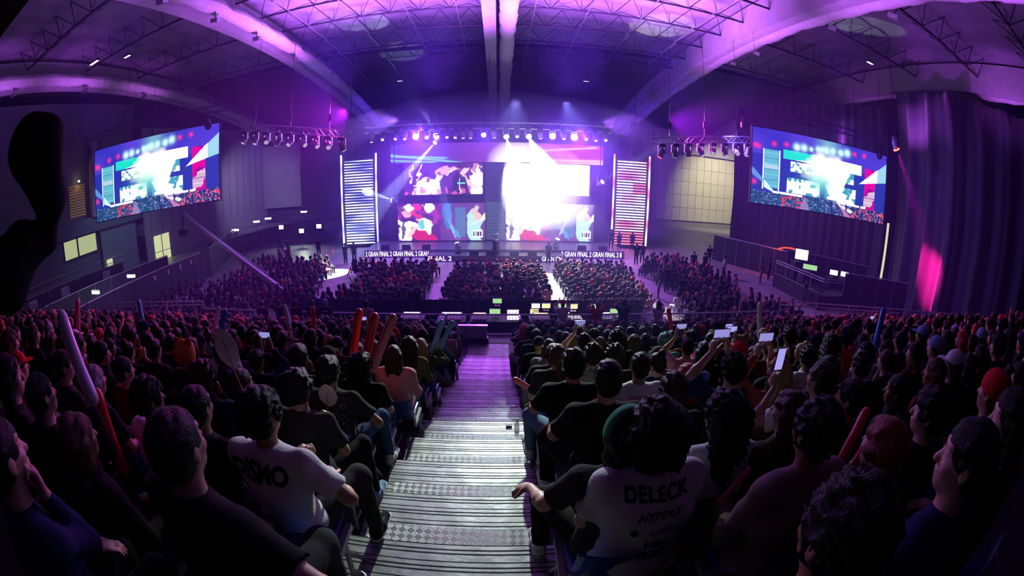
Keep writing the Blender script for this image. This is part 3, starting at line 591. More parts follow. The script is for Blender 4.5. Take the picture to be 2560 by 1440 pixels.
# side screens
def side_screen(p0, p1, zb, zt, label):
    a = Vector(p0); b = Vector(p1); c = (a+b)/2; d = b-a; rz = math.atan2(d.y, d.x)
    e = led_screen('video_wall', paint_side(), d.length, zt-zb, (c.x, c.y, zb), rz, label, 1.0, 0.25)
    h = MB(); tr = MB(); W = d.length
    for i in range(5):
        x = -W/2+0.4+i*(W-0.8)/4; h.bar((x, 0.15, zt-zb), (x, 0.15, zt-zb+0.8), 0.05); h.bar((x, 0.15, zt-zb+1.2), (x, 0.15, 17.4-zb), 0.012, 4)
    h.obj('hanger', M_BLACK, e); truss_mb(tr, Vector((-W/2-0.5, 0.15, zt-zb+1.0)), Vector((W/2+0.5, 0.15, zt-zb+1.0)), 0.4); tr.obj('hanging_truss', mat('dark_truss', (0.10, 0.10, 0.13), 0.4, 0.6), e)
    bl = MB()
    for x in (-W/2-0.6, W/2-0.8): bl.lathe([(0.10, -0.75), (0.24, -0.6), (0.27, -0.3), (0.16, 0.05)], 12, Matrix.Translation((x, -0.1, zt-zb+0.4)))
    bl.obj('chain_motor', M_BLACK, e)
def truss_mb(m, a, b, s, r=0.028, step=0.5):
    d = (b-a); L = d.length; u = d.normalized(); v = Vector((0, 0, 1)); w_ = u.cross(v).normalized(); v = w_.cross(u); h = s/2
    C = [(w_*h+v*h), (w_*h-v*h), (-w_*h-v*h), (-w_*h+v*h)]
    for c in C: m.bar(a+c, b+c, r, 6)
    n = max(2, int(L/step))
    for i in range(n):
        p = a+d*i/n; q = a+d*(i+1)/n
        for j in range(4):
            c0, c1 = C[j], C[(j+1) % 4]
            m.bar(p+c0, q+c1, r*0.5, 4) if i % 2 == 0 else m.bar(p+c1, q+c0, r*0.5, 4)
side_screen((-27.4, 18.4), (-17.5, 22.4), 6.35, 11.25, 'left video wall over the crowd showing the stage')
side_screen((15.2, 22.6), (26.0, 19.6), 6.15, 10.9, 'right video wall hung in front of the curtain showing the stage')

# ================================================================== LED TOWERS
def tower(x0, x1, y0, y1, label, kind, seed):
    W = math.hypot(x1-x0, y1-y0); e = empty('led_tower', ((x0+x1)/2, (y0+y1)/2, 0), math.atan2(y1-y0, x1-x0)); tag(e, label, 'light tower')
    MB().box(-W/2+0.1, W/2-0.1, 0.06, 0.3, 0.1, 8.6).obj('tower_frame', M_DARK, e)
    r = np.random.default_rng(seed); n = 31; mats = attr_emit('tower_glow_'+kind, 2.2)
    for i in range(n):
        z = 0.45+i*(8.0/n); seg = 14; v = []; f = []; cols = []
        for j in range(seg+1):
            x = -W/2+0.35+(W-0.7)*j/seg; t = j/seg
            if kind == 'blue':
                k = 0.5+0.5*math.sin(i*0.55+t*3.0+math.sin(i*1.7)); c = (0.12+0.9*k, 0.18+0.9*k, 1.3)
            else:
                q = 0.5+0.5*math.sin(i*0.42+1.2)*math.cos(t*3.1-1.2); q2 = 0.95 if (8 < i < 24) else q; q2 = 0.1 if i < 5 else q2
                if 19 <= i <= 22 and t > 0.55: q2 = 0.1
                if 15 <= i <= 18 and 0.2 < t < 0.7: q2 = 0.35
                c = (1.2, 0.06+1.1*q2, 0.20+1.1*q2)
            for dy, dz in ((0, -0.05), (-0.06, -0.05), (-0.06, 0.05), (0, 0.05)): v.append((x, dy, z+dz)); cols.append((*c, 1))
        for j in range(seg):
            a = j*4; f += [(a, a+4, a+5, a+1), (a+1, a+5, a+6, a+2), (a+2, a+6, a+7, a+3)]
        me = np_mesh('led_bar', v, f, mats, False); ca = me.color_attributes.new('Col', 'FLOAT_COLOR', 'POINT'); ca.data.foreach_set('color', np.array(cols, np.float32).ravel())
        link('led_bar', me, e)
    for sx in (-1, 1):
        v = []; f = []; cols = []
        for j in range(25):
            z = 0.1+8.75*j/24; k = 0.5+0.5*math.sin(j*0.8+sx+seed); c = (0.3+0.8*k, 0.35+0.8*k, 1.3) if kind == 'blue' else (1.2, 0.1+0.9*k, 0.3+0.8*k)
            for dx, dy in ((-0.07, 0), (-0.07, -0.12), (0.07, -0.12), (0.07, 0)): v.append((sx*(W/2-0.05)+dx, dy, z)); cols.append((*c, 1))
        for j in range(24):
            a = j*4; f += [(a, a+4, a+5, a+1), (a+1, a+5, a+6, a+2), (a+2, a+6, a+7, a+3)]
        me = np_mesh('edge_tube', v, f, mats, False); ca = me.color_attributes.new('Col', 'FLOAT_COLOR', 'POINT'); ca.data.foreach_set('color', np.array(cols, np.float32).ravel()); link('edge_tube', me, e)
tower(-14.75, -11.3, 38.0, 38.4, 'tall light tower of blue and white bars left of the stage', 'blue', 2)
tower(10.45, 13.9, 38.4, 38.0, 'tall light tower of red and white bars right of the stage', 'red', 5)

# ================================================================== STAGE
M_STAGE = mat('stage_floor', (0.20, 0.19, 0.24), 0.3, noise=0.1, nscale=1)
st = MB(); st.box(-11.2, 10.4, 33.6, 38.0, 0, 0.62); st.box(-5.6, 5.0, 32.0, 33.6, 0, 0.45)
o = st.obj('stage_deck', M_STAGE); tag(o, 'low stage deck in front of the screens', 'stage')
def text_mesh(body, size, extrude=0.01, bold=0.0, shear=0.0, space=1.0, align='CENTER'):
    cu = bpy.data.curves.new('t', 'FONT'); cu.body = body; cu.size = size; cu.extrude = extrude; cu.offset = bold; cu.shear = shear; cu.space_character = space; cu.align_x = align; cu.align_y = 'CENTER'; cu.resolution_u = 3
    o = bpy.data.objects.new('t', cu); COL.objects.link(o); dg = bpy.context.evaluated_depsgraph_get(); me = bpy.data.meshes.new_from_object(o.evaluated_get(dg)); bpy.data.objects.remove(o, do_unlink=True); bpy.data.curves.remove(cu); return me
RX = Matrix.Rotation(PI/2, 4, 'X')
def ribbon(x0, x1, y, z0, z1, body, label):
    e = MB().box(-(x1-x0)/2, (x1-x0)/2, -0.05, 0.05, 0, z1-z0).obj('led_ribbon', emis('ribbon_glow', (0.07, 0.015, 0.25), 0.8)); e.location = ((x0+x1)/2, y, z0)
    me = text_mesh(body, (z1-z0)*1.0, 0.004, 0.003); me.transform(RX); me.materials.append(emis('ribbon_letter', (1, 0.93, 1), 1.8)); t = link('lettering', me, e); t.location = (0, -0.06, (z1-z0)*0.5)
    w_ = max(v.co.x for v in me.vertices)-min(v.co.x for v in me.vertices); t.scale = ((x1-x0)*0.98/w_, 1, 1)
    tag(e, label, 'led strip')
ribbon(-11.1, -5.6, 33.5, 0.02, 0.6, '2 GRAN FINAL 2 GRAN FINAL 2 GRAN', 'glowing lettered strip on the stage front left of the runway')
ribbon(-5.5, -3.6, 31.9, 0.0, 0.5, 'FINAL 2', 'short glowing strip at the left corner of the stage step')
ribbon(3.3, 4.9, 31.9, 0.0, 0.5, 'GRAN FIN', 'short glowing strip at the right corner of the stage step')
ribbon(5.0, 10.2, 33.5, 0.02, 0.6, '2 GRAN FINAL 2 GRAN FINAL 2 B', 'glowing lettered strip on the stage front right of the runway')
# trophy
e = empty('trophy', (-0.2, 32.6, 0.45)); tag(e, 'trophy on a black plinth at the centre of the stage front', 'trophy')
MB().lathe([(0.28, 0), (0.26, 1.0), (0.20, 1.05)], 4).obj('plinth', M_BLACK, e)
MB().lathe([(0.16, 1.05), (0.17, 1.12), (0.05, 1.2), (0.05, 1.3), (0.12, 1.4), (0.17, 1.6), (0.15, 1.66)], 16).obj('cup', mat('silver', (0.8, 0.8, 0.82), 0.15, 1.0), e, True)
for s in (-1, 1):
    h = MB()
    P = [(s*(0.14+0.10*math.sin(a)), 0, 1.48+0.12*math.cos(a)) for a in np.linspace(0.3, PI-0.1, 7)]
    for a, b in zip(P[:-1], P[1:]): h.bar(a, b, 0.015, 5)
    h.obj('handle', MATS['silver'], e)
# wedge monitors on the stage front
for i, x in enumerate([-9.4, -7.6, -5.9, -1.9, -0.6, 1.2, 2.6, 6.8, 8.6]):
    y = 33.9 if abs(x+0.3) > 5 else 32.25; z = 0.62 if y > 33 else 0.45; m = MB()
    m.add([(-0.35, -0.2, 0), (0.35, -0.2, 0), (0.35, 0.25, 0), (-0.35, 0.25, 0), (-0.35, -0.1, 0.36), (0.35, -0.1, 0.36), (0.35, 0.02, 0.38), (-0.35, 0.02, 0.38)], [(0, 1, 2, 3), (0, 4, 5, 1), (4, 7, 6, 5), (7, 3, 2, 6), (0, 3, 7, 4), (1, 5, 6, 2)])
    o = m.obj('stage_monitor', M_DARK); o.location = (x, y, z); tag(o, 'black wedge speaker on the stage front, %s from the left' % ordn(i+1), 'speaker', 'wedge speakers along the stage front')

# ================================================================== TRUSSES AND MOVING LIGHTS
M_TR = mat('truss_alu', (0.62, 0.60, 0.68), 0.35, 0.8)
def truss(name, a, b, s, label, group=None, cables=3, top=17.0):
    a, b = Vector(a), Vector(b); e = empty(name, a); tag(e, label, 'truss', group); m = MB(); truss_mb(m, Vector((0, 0, 0)), b-a, s); m.obj('truss_lattice', M_TR, e)
    for i in range(cables):
        c = MB(); p = (b-a)*((i+0.5)/cables); c.bar(p+Vector((0, 0, s/2)), p+Vector((0, 0, top-a.z-p.z)), 0.014, 4)
        c.lathe([(0.05, 0), (0.10, 0.1), (0.10, 0.4), (0.04, 0.5)], 8, Matrix.Translation(p+Vector((0, 0, s/2+0.5)))); c.obj('hanging_cable', M_BLACK, e)
    return e
truss('lighting_truss', (-17.1, 24.2, 10.95), (-9.0, 24.8, 9.5), 0.42, 'silver truss with spotlights right of the left video wall')
truss('lighting_truss', (16.2, 24.2, 10.2), (9.1, 24.8, 9.25), 0.42, 'silver truss with spotlights left of the right video wall')
truss('lighting_truss', (-11.5, 35.4, 10.75), (9.4, 35.4, 10.75), 0.5, 'long dark truss over the stage carrying the row of lamps', cables=5)
def mh_meshes(s):
    base = MB().box(-0.16*s, 0.16*s, -0.16*s, 0.16*s, -0.12*s, 0.0).mesh('base', M_DARK)
    y = MB(); y.box(-0.19*s, -0.15*s, -0.05*s, 0.05*s, -0.45*s, -0.08*s); y.box(0.15*s, 0.19*s, -0.05*s, 0.05*s, -0.45*s, -0.08*s); y.box(-0.19*s, 0.19*s, -0.05*s, 0.05*s, -0.14*s, -0.1*s)
    hd = MB().lathe([(0.08*s, 0.24*s), (0.13*s, 0.2*s), (0.145*s, 0.0), (0.15*s, -0.22*s), (0.14*s, -0.24*s)], 14)
    return base, y.mesh('yoke', mat('grey_fixture', (0.35, 0.33, 0.38), 0.5)), hd.mesh('lamp_head', MATS['grey_fixture'], True)
MHM = mh_meshes(1.25)
LENS = {}
def lens(color, st, s=1.25, r=0.12):
    k = (color, st, r)
    if k not in LENS: LENS[k] = MB().lathe([(r*s, -0.245*s), (r*s*0.9, -0.27*s), (0.01, -0.28*s)], 16).mesh('lens', emis('lens_%d' % len(LENS), color, st), True)
    return LENS[k]
def moving_head(loc, target, color, st, label, group=None, floor=False, r=0.12, name='moving_head'):
    e = empty(name, loc); tag(e, label, 'spotlight', group)
    if floor: e.rotation_euler = (PI, 0, 0)
    else: MB().bar((0, 0, -0.02), (0, 0, 0.16), 0.05).obj('clamp', M_BLACK, e)
    link('base', MHM[0], e); yk = link('yoke', MHM[1], e); h = link('lamp_head', MHM[2], yk)
    piv = Vector((0, 0, -0.42*1.25)); h.location = piv; tw = Vector(target)-Vector(loc)
    if floor: tw = Vector((tw.x, -tw.y, -tw.z))
    h.rotation_mode = 'QUATERNION'; h.rotation_quaternion = (tw-piv).to_track_quat('-Z', 'Y'); link('lens', lens(color, st, 1.25, r), h); return e
rr = random.Random(3)
for i in range(9):
    t = (i+0.6)/9.2; p = Vector((-17.1, 24.2, 10.95)).lerp(Vector((-9.0, 24.8, 9.5)), t)+Vector((0, 0, -0.24))
    moving_head(p, p+Vector((rr.uniform(-2, 3), rr.uniform(-4, 1), -3)), (0.8, 0.6, 1.0), 0.6, 'spotlight under the left silver truss, %s from the video wall' % ordn(i+1), 'spotlights on the left truss')
for i in range(8):
    t = (i+0.4)/8.2; p = Vector((16.2, 24.2, 10.2)).lerp(Vector((9.1, 24.8, 9.25)), t)+Vector((0, 0, -0.24))
    moving_head(p, p+Vector((rr.uniform(-3, 2), rr.uniform(-4, 1), -3)), (1, 0.05, 0.2) if i == 7 else (0.8, 0.6, 1.0), 3 if i == 7 else 0.6, 'spotlight under the right silver truss, %s from the video wall' % ordn(i+1), 'spotlights on the right truss')
HOT = {-6.9: (WHITE, 60, 0.20), -5.2: (WHITE, 55, 0.17), -1.3: (WHITE, 45, 0.15), 0.5: (WHITE, 60, 0.18), 2.3: (WHITE, 60, 0.18), 4.3: (WHITE, 60, 0.20), 6.1: (WHITE, 70, 0.22)}
xs = sorted(list(HOT)+[-10.8, -9.8, -8.6, -7.9, -6.0, -4.3, -3.6, -3.0, -2.4, -0.5, 1.4, 3.3, 5.2, 7.1, 7.9, 8.8])
for i, x in enumerate(xs):
    c, s, r = HOT.get(x, ((0.6, 0.3, 1.0), 5, 0.10)); tg = {0.5: (2.2, 26.6, 1.0), 2.3: (5.0, 23, 1.6)}.get(x, (x*0.8, 12, 4) if x in HOT else (x+rr.uniform(-3, 3), rr.uniform(20, 36), 0))
    moving_head((x, 35.2, 10.5), tg, c, s, ('dazzling white stage spotlight, %s along the stage truss from the left' if x in HOT else 'dim violet stage spotlight, %s along the stage truss from the left') % ordn(i+1), 'stage truss spotlights', r=r)
moving_head((-5.1, 35.0, 10.05), (-9.4, 31, 4), COOL, 40, 'stage spotlight throwing a beam down over the left screens', r=0.14)
for (p, t, l) in (((-9.0, 36.0, 5.0), (-30.5, 52, 9.5), 'beam lamp between the left tower and the stage screens'), ((8.6, 36.0, 6.6), (19.5, 24, 16), 'beam lamp between the right tower and the stage screens')):
    e = moving_head(p, t, COOL, 40, l, r=0.15); MB().bar((0, 0, 0), (0, 0, 10.6-p[2]), 0.04).obj('drop_pole', M_BLACK, e)
moving_head((-3.2, 33.0, 0.45), (-4.9, 34.6, 6.0), COOL, 40, 'floor beam lamp on the stage step, left of the trophy', floor=True, r=0.14)
moving_head((4.7, 34.3, 0.62), (6.3, 33.6, 5.0), WHITE, 40, 'floor beam lamp on the stage, right of the trophy', floor=True, r=0.14)
e = moving_head((24.3, 17.5, 12.0), (30.2, 16.6, 2.5), (1.0, 0.10, 0.03), 9, 'orange-red spotlight beside the right video wall', r=0.21); MB().bar((0, 0, 0), (0, 0, 5.4), 0.03).obj('drop_pole', M_BLACK, e)
# line arrays
def line_array(loc, n, label):
    e = empty('line_array', loc); tag(e, label, 'speaker')
    for i in range(n):
        a = 0.02*i*i*0.5; m = MB().box(-0.45, 0.45, -0.25, 0.25, -0.15, 0.15); o = m.obj('speaker_box', M_DARK, e); o.location = (0, -0.02*i*i*0.4, -0.31*i); o.rotation_euler = (a*0.5, 0, 0)
    MB().bar((0, 0, 0.15), (0, 0, 19.2-loc[2]), 0.03).obj('hanging_cable', M_BLACK, e)
line_array((-12.6, 34.8, 11.6), 9, 'black column of hanging speakers left of the stage truss')
line_array((11.3, 34.8, 11.4), 9, 'black column of hanging speakers right of the stage truss')
line_array((-0.9, 34.6, 12.6), 4, 'small black hanging speakers above the middle of the stage')

# ================================================================== CAMERA JIB
e = empty('camera_jib', (-13.6, 21.6, 0)); tag(e, 'long camera crane rising over the left floor crowd', 'camera crane')
tip = Vector((-7.1, 0.4, 5.75)); foot = Vector((0, 0, 1.35)); back = foot+(foot-tip).normalized()*1.6
m = MB(); m.bar(back, tip, 0.19, 4, 0, 0.12); m.obj('boom', mat('lilac_alu', (0.80, 0.74, 0.92), 0.35, 0.2), e)
m = MB()
for dz in (0.35, -0.3): m.bar(foot+Vector((0, 0, dz)), tip+Vector((0, 0, dz*0.3)), 0.02, 5)
m.bar(foot, foot+Vector((0, 0, 0.6)), 0.04); m.obj('tension_cable', M_ALU, e)
m = MB(); m.bar((0, 0, 0.5), foot, 0.09)
for a in (0.4, 2.5, 4.6): m.bar((0, 0, 0.75), (0.7*math.cos(a), 0.7*math.sin(a), 0.03), 0.04)
m.obj('tripod', M_BLACK, e)
m = MB(); m.box(-0.35, 0.35, -0.25, 0.25, -0.2, 0.2, 0, Matrix.Translation(back)); m.obj('counterweight', M_BLACK, e)
m = MB(); m.bar(tip, tip+Vector((-0.25, 0, -0.5)), 0.07); m.bar(tip+Vector((-0.25, 0, -0.5)), tip+Vector((-0.3, 0, -1.1)), 0.05); m.box(-0.55, 0.1, -0.2, 0.2, -1.45, -1.0, 0, Matrix.Translation(tip)); hd = m.obj('remote_head', M_BLACK, e)
MB().lathe([(0.09, 0), (0.11, 0.35)], 12, Matrix.Translation(tip+Vector((0.1, 0, -1.2))) @ Matrix.Rotation(PI/2, 4, 'Y')).obj('camera_lens', M_BLACK, hd)

# ================================================================== CONTROL POSITION (between stair foot and floor crowd)
sk = MB(); n = 420; P = []
for z in (0.02, 1.12): P.append([(-10.6+i*0.042, 18.9+0.03*math.sin(i*0.9), z) for i in range(n)])
o = sk.grid(P).obj('pleated_skirt', mat('black_skirt', (0.014, 0.014, 0.03), 0.85)); md = o.modifiers.new('t', 'SOLIDIFY'); md.thickness = 0.02; tag(o, 'long black pleated barrier behind the mixing desks', 'barrier')
def table(x0, x1, y, label):
    e = MB().box(x0, x1, y-0.4, y+0.4, 0.86, 0.9).obj('desk_table', M_DARK); m = MB()
    MB().box(x0, x1, y+0.36, y+0.38, 0.1, 0.86).obj('front_panel', M_DARK, e)
    for x in (x0+0.05, x1-0.05):
        for yy in (y-0.35, y+0.35): MB().bar((x, yy, 0), (x, yy, 0.86), 0.025).obj('leg', M_BLACK, e)
    tag(e, label, 'table')
YT = 17.0
for (x0, x1, l) in ((-4.3, -3.2, 'leftmost equipment table at the control position'), (-2.6, -1.4, 'second equipment table at the control position, left of the stairs line'), (-1.2, 0.9, 'long equipment table straight beyond the stair foot'), (1.3, 3.6, 'equipment table in front of the lit mixing screens'), (3.9, 5.6, 'rightmost equipment table at the control position')): table(x0, x1, YT, l)
M_SCR1 = emis('monitor_white', (0.85, 0.88, 1.0), 1.6); M_SCR2 = emis('monitor_green', (0.45, 0.8, 0.4), 0.9); M_SCR3 = emis('monitor_warm', (1.0, 0.8, 0.4), 1.3)
def monitor(x, y, z, w_, h_, m, label, tilt=0.0):
    e = MB().box(-w_/2, w_/2, 0, 0.04, 0.1, 0.1+h_).obj('monitor', M_BLACK); e.location = (x, y, z); e.rotation_euler = (tilt, 0, 0); MB().box(-w_/2+0.02, w_/2-0.02, -0.006, 0, 0.12, 0.08+h_).obj('screen', m, e); MB().box(-0.12, 0.12, -0.08, 0.1, 0, 0.02).obj('stand_foot', M_BLACK, e); MB().box(-0.02, 0.02, 0.02, 0.05, 0.01, 0.15).obj('stand_neck', M_BLACK, e); tag(e, label, 'monitor'); return e
def mixer(x, w_, d, label, mm):
    e = MB().add([(-w_/2, -d/2, 0), (w_/2, -d/2, 0), (w_/2, d/2, 0), (-w_/2, d/2, 0), (-w_/2, -d/2, 0.06), (w_/2, -d/2, 0.06), (w_/2, d/2, 0.2), (-w_/2, d/2, 0.2)], [(3, 2, 1, 0), (0, 1, 5, 4), (1, 2, 6, 5), (2, 3, 7, 6), (3, 0, 4, 7), (4, 5, 6, 7)]).obj('mixing_console', mat('console_grey', (0.5, 0.48, 0.55), 0.5)); e.location = (x, YT-0.02, 0.9)
    for i in range(int(w_/0.06)): MB().box(-w_/2+0.04+i*0.06, -w_/2+0.055+i*0.06, -d/2+0.05, -d/2+0.07+0.03*(i % 4), 0.075, 0.10).obj('fader', M_BLACK, e)
    MB().box(-w_/2+0.05, w_/2-0.05, d/2-0.16, d/2-0.06, 0.185, 0.20).obj('display_strip', mm, e); tag(e, label, 'mixing desk')
mixer(-3.75, 0.8, 0.5, 'pale mixing desk on the leftmost equipment table', M_SCR1); mixer(-2.0, 0.9, 0.55, 'long pale mixing desk left of the stair line', M_SCR1); mixer(-0.8, 0.6, 0.5, 'pale keyboard console just left of the laptop', M_SCR3)
mixer(1.8, 0.7, 0.5, 'mixing desk in front of the seated operators', M_SCR3); mixer(4.5, 0.8, 0.5, 'small mixing desk on the rightmost equipment table', MATS['monitor_white'])
monitor(-0.15, YT+0.2, 0.9, 0.5, 0.28, M_SCR2, 'monitor with green lines beyond the stair foot'); mo = monitor(-0.05, YT+0.35, 1.35, 0.42, 0.24, M_SCR2, 'upper green monitor stacked above the other')
MB().bar((0, 0.03, 0), (0, 0.03, -0.45), 0.02).obj('monitor_pole', M_BLACK, mo)
lt = MB().box(-0.26, 0.26, -0.18, 0.18, 0, 0.02).obj('laptop', M_ALU); lt.location = (0.62, YT-0.05, 0.9)
MB().box(-0.26, 0.26, 0.17, 0.19, 0.0, 0.36).obj('lid', M_ALU, lt); MB().box(-0.24, 0.24, 0.163, 0.17, 0.02, 0.34).obj('screen', M_SCR1, lt)
me = text_mesh('ACTUR', 0.10, 0.001, 0.002, space=1.3); me.transform(RX); me.materials.append(M_BLACK); t = link('screen_word', me, lt); t.location = (0, 0.160, 0.22); tag(lt, 'open laptop with a white screen showing one black word', 'laptop')
for i, (x, z, mm) in enumerate([(1.6, 1.25, M_SCR1), (2.05, 1.25, M_SCR3), (2.75, 1.25, M_SCR2), (3.25, 1.22, M_SCR3), (1.55, 0.9, M_SCR3), (2.9, 0.9, M_SCR3), (4.2, 1.2, M_SCR1), (5.1, 0.9, M_SCR2)]):
    mo = monitor(x, YT+0.3, z-0.1 if z > 1 else 0.9, 0.40, 0.24, mm, 'bright monitor on the right-hand control tables, %s from the left' % ordn(i+1) if z > 1 else 'low monitor on the right-hand control tables, %s of the lower ones' % ordn(i-3))
    if z > 1: MB().bar((0, 0.04, 0.01), (0, 0.04, 0.9-z+0.1), 0.015).obj('monitor_arm', M_BLACK, mo)

# ================================================================== FENCED CORRIDORS ON THE LEFT
def fence(a, b, h, label, step=1.2, posters=(), z0=0.0, plain=False):
    a = Vector((*a, z0)); b = Vector((*b, z0)); d = b-a; L = d.length; e = empty('black_fence', a, math.atan2(d.y, d.x)); tag(e, label, 'fence')
    if not plain: MB().box(0, L, -0.03, 0.03, 0.02, h-0.05).obj('fence_panel', M_DARK, e)
    m = MB(); m.bar((0, 0, h), (L, 0, h), 0.035); 
    if plain: m.bar((0, 0, h-0.45), (L, 0, h-0.45), 0.03)
    m.obj('top_rail', M_RAIL, e)
    n = int(L/step)
    for i in range(n+1): MB().bar((L*i/n, -0.05, 0), (L*i/n, -0.05, h), 0.022, 5).obj('post', mat('grey_post', (0.35, 0.33, 0.40), 0.5), e)
    for s, w_, hh in posters:
        o = MB().box(s-w_/2, s+w_/2, -0.09, -0.06, h-0.25-hh, h-0.25).obj('poster', mat('lilac_poster', (0.55, 0.48, 0.72), 0.7), e)
        me = text_mesh('W', hh*0.3, 0.001); me.transform(RX); me.materials.append(M_BLACK); t = link('poster_mark', me, o); t.location = (s, -0.10, h-0.25-hh*0.55)
fence((-22.3, 10.9), (-22.9, 25.9), 2.4, 'black fence with pale top rail along the left floor crowd', 0.95, [(9.0, 0.22, 0.32), (10.6, 0.22, 0.32), (12.1, 0.22, 0.32), (13.5, 0.22, 0.32)])
fence((-28.6, 9.0), (-27.8, 26.5), 2.2, 'second black fence behind the first, enclosing the lit corridor', 1.6)
fence((-34.1, 10.5), (-31.9, 24.0), 2.4, 'far left black fence with three tall lilac posters', 1.6, [(3.2, 0.9, 1.5), (6.8, 0.9, 1.5), (11.6, 0.9, 1.5)])
fence((-35.2, 10.5), (-32.8, 25.0), 2.9, 'open two-bar railing behind the lilac posters', 1.3, (), 0.0, True)
fence((-23.3, 27.5), (-29.0, 40.0), 2.4, 'dark fence continuing toward the stage past the corridor gap', 1.2)
fence((-31.8, 34.0), (-25.0, 52.0), 2.0, 'distant open railing near the grey wall', 1.5, (), 0.0, True)
fence((-28.0, 33.0), (-22.5, 51.0), 1.9, 'distant black fence by the grey wall', 1.5)
for i, (x, y, z) in enumerate([(-24.9, 19.4, 2.3), (-24.8, 15.6, 2.3), (-28.1, 38.4, 2.3), (-29.1, 44.6, 2.35), (-28.9, 47.2, 2.35), (-26.4, 53.0, 2.35)]):
    e = MB().box(-0.45, 0.45, -0.07, 0.07, -0.1, 0.1).obj('strip_lamp', emis('strip_glow', (0.8, 0.9, 1.0), 9)); e.location = (x, y, z)
    MB().box(-0.48, 0.48, -0.09, 0.09, 0.1, 0.13).obj('lamp_housing', M_BLACK, e); MB().bar((0, 0, -0.1), (0, 0, -z), 0.03).obj('lamp_post', M_BLACK, e)
    tag(e, 'white strip lamp in the fenced corridor, %s from the %s' % (ordn(i+1 if i < 2 else i-1), 'grandstand going back' if i < 2 else 'jib going toward the stage'), 'lamp', 'strip lamps along the left fences')
arealight('strip_lamp_light', (-25.5, 17.5, 2.6), (-25.5, 17.5, 0), (0.7, 0.9, 1.0), 60, 1.0, 4)
spot('press_lamp_light', (-21, 41.5, 3.0), (-20, 36, 0.5), (0.8, 1.0, 0.85), 350, 110, 0.8, 0.1)
for i, (x, z) in enumerate([(-22.8, 1.6), (-20.3, 1.1), (-18.2, 1.5)]):
    e = MB().box(-0.3, 0.3, -0.08, 0.05, 0, 0.45).obj('press_lamp', M_BLACK); e.location = (x, 40, z+0.25); MB().box(-0.27, 0.27, -0.1, -0.08, 0.03, 0.42).obj('lamp_panel', emis('press_glow', (0.9, 1.0, 0.95), 6), e)
    m = MB(); m.bar((0, 0, 0), (0, 0, -z+0.6), 0.03)
    for a in (0.5, 2.6, 4.7): m.bar((0, 0, -z+0.6), (0.5*math.cos(a), 0.5*math.sin(a), -z-0.23), 0.02)
    m.obj('tripod', M_BLACK, e); tag(e, 'bright lamp on a tripod far left of the stage, %s from the left' % ordn(i+1), 'lamp', 'press lamps left of the stage')

# ================================================================== CONTROL BOOTH ON THE RIGHT
e = MB(); e.box(20.2, 26.5, 20.0, 25.5, 0, 0.9); pl = e.obj('booth_platform', M_DARK); tag(pl, 'dark platform under the video wall with monitors and a railing', 'platform')
fence((19.3, 34.2), (23.0, 27.5), 2.3, 'dark panel fence starting behind the right crowd', 1.1)
fence((23.0, 27.5), (28.5, 22.5), 2.5, 'dark panel fence running behind the right control platform', 1.1)
fence((22.7, 20.0), (28.3, 17.6), 2.5, 'tall black panels at the near end of the right platform', 1.4)
railing([(20.2, 25.4), (20.6, 20.1), (22.6, 19.9)], 0.9, 1.1, 'white railing along the front of the right control platform', True, 1.1)
for i, (x, y, w_, h_, mm, l) in enumerate([(22.0, 24.6, 1.1, 0.8, M_SCR1, 'large white-lit monitor on the right control platform'), (22.2, 23.6, 1.2, 0.4, M_SCR2, 'low wide green-lit monitor on the right control platform'), (23.6, 22.2, 0.7, 0.4, M_SCR1, 'pair of small monitors at the near end, the left one'), (24.5, 21.8, 0.7, 0.4, M_SCR1, 'pair of small monitors at the near end, the right one')]):
    t = MB(); t.box(-w_/2-0.2, w_/2+0.2, -0.3, 0.3, 0.0, 0.8 if i else 1.3); to_ = t.obj('equipment_case', M_DARK); to_.location = (x, y, 0.9); tag(to_, 'black case carrying the '+l.replace(' on the right control platform', ' of the platform'), 'case')
    monitor(x, y-0.1, 0.9+(0.8 if i else 1.3), w_, h_, mm, l).rotation_euler = (0, 0, -0.6)
    LIGHTS.append(None)
m = MB(); 
for i in range(12):
    a, b = i/12*PI, (i+1)/12*PI; m.bar((2.2*math.cos(a), 0, 1.6*math.sin(a)), (2.2*math.cos(b), 0, 1.6*math.sin(b)), 0.06, 6)
arch = m.obj('glowing_arch', emis('red_neon', (1.0, 0.05, 0.02), 2.2)); arch.location = (24.0, 28.2, 0.9); arch.rotation_euler = (0, 0, -0.85); tag(arch, 'red-glowing arch by the curtain behind the right platform', 'light')
m = MB().box(-1.4, 1.4, -0.1, 0.1, 0, 2.1).obj('red_backdrop', mat('red_cloth', (0.5, 0.03, 0.03), 0.7)); m.location = (22.6, 30.0, 0); m.rotation_euler = (0, 0, -0.9); tag(m, 'red-lit panel beneath the glowing arch', 'panel')
spot('booth_red_light', (22.5, 28.0, 3.4), (23.0, 30.2, 0.8), (1, 0.1, 0.04), 300, 110, 0.8, 0.1)
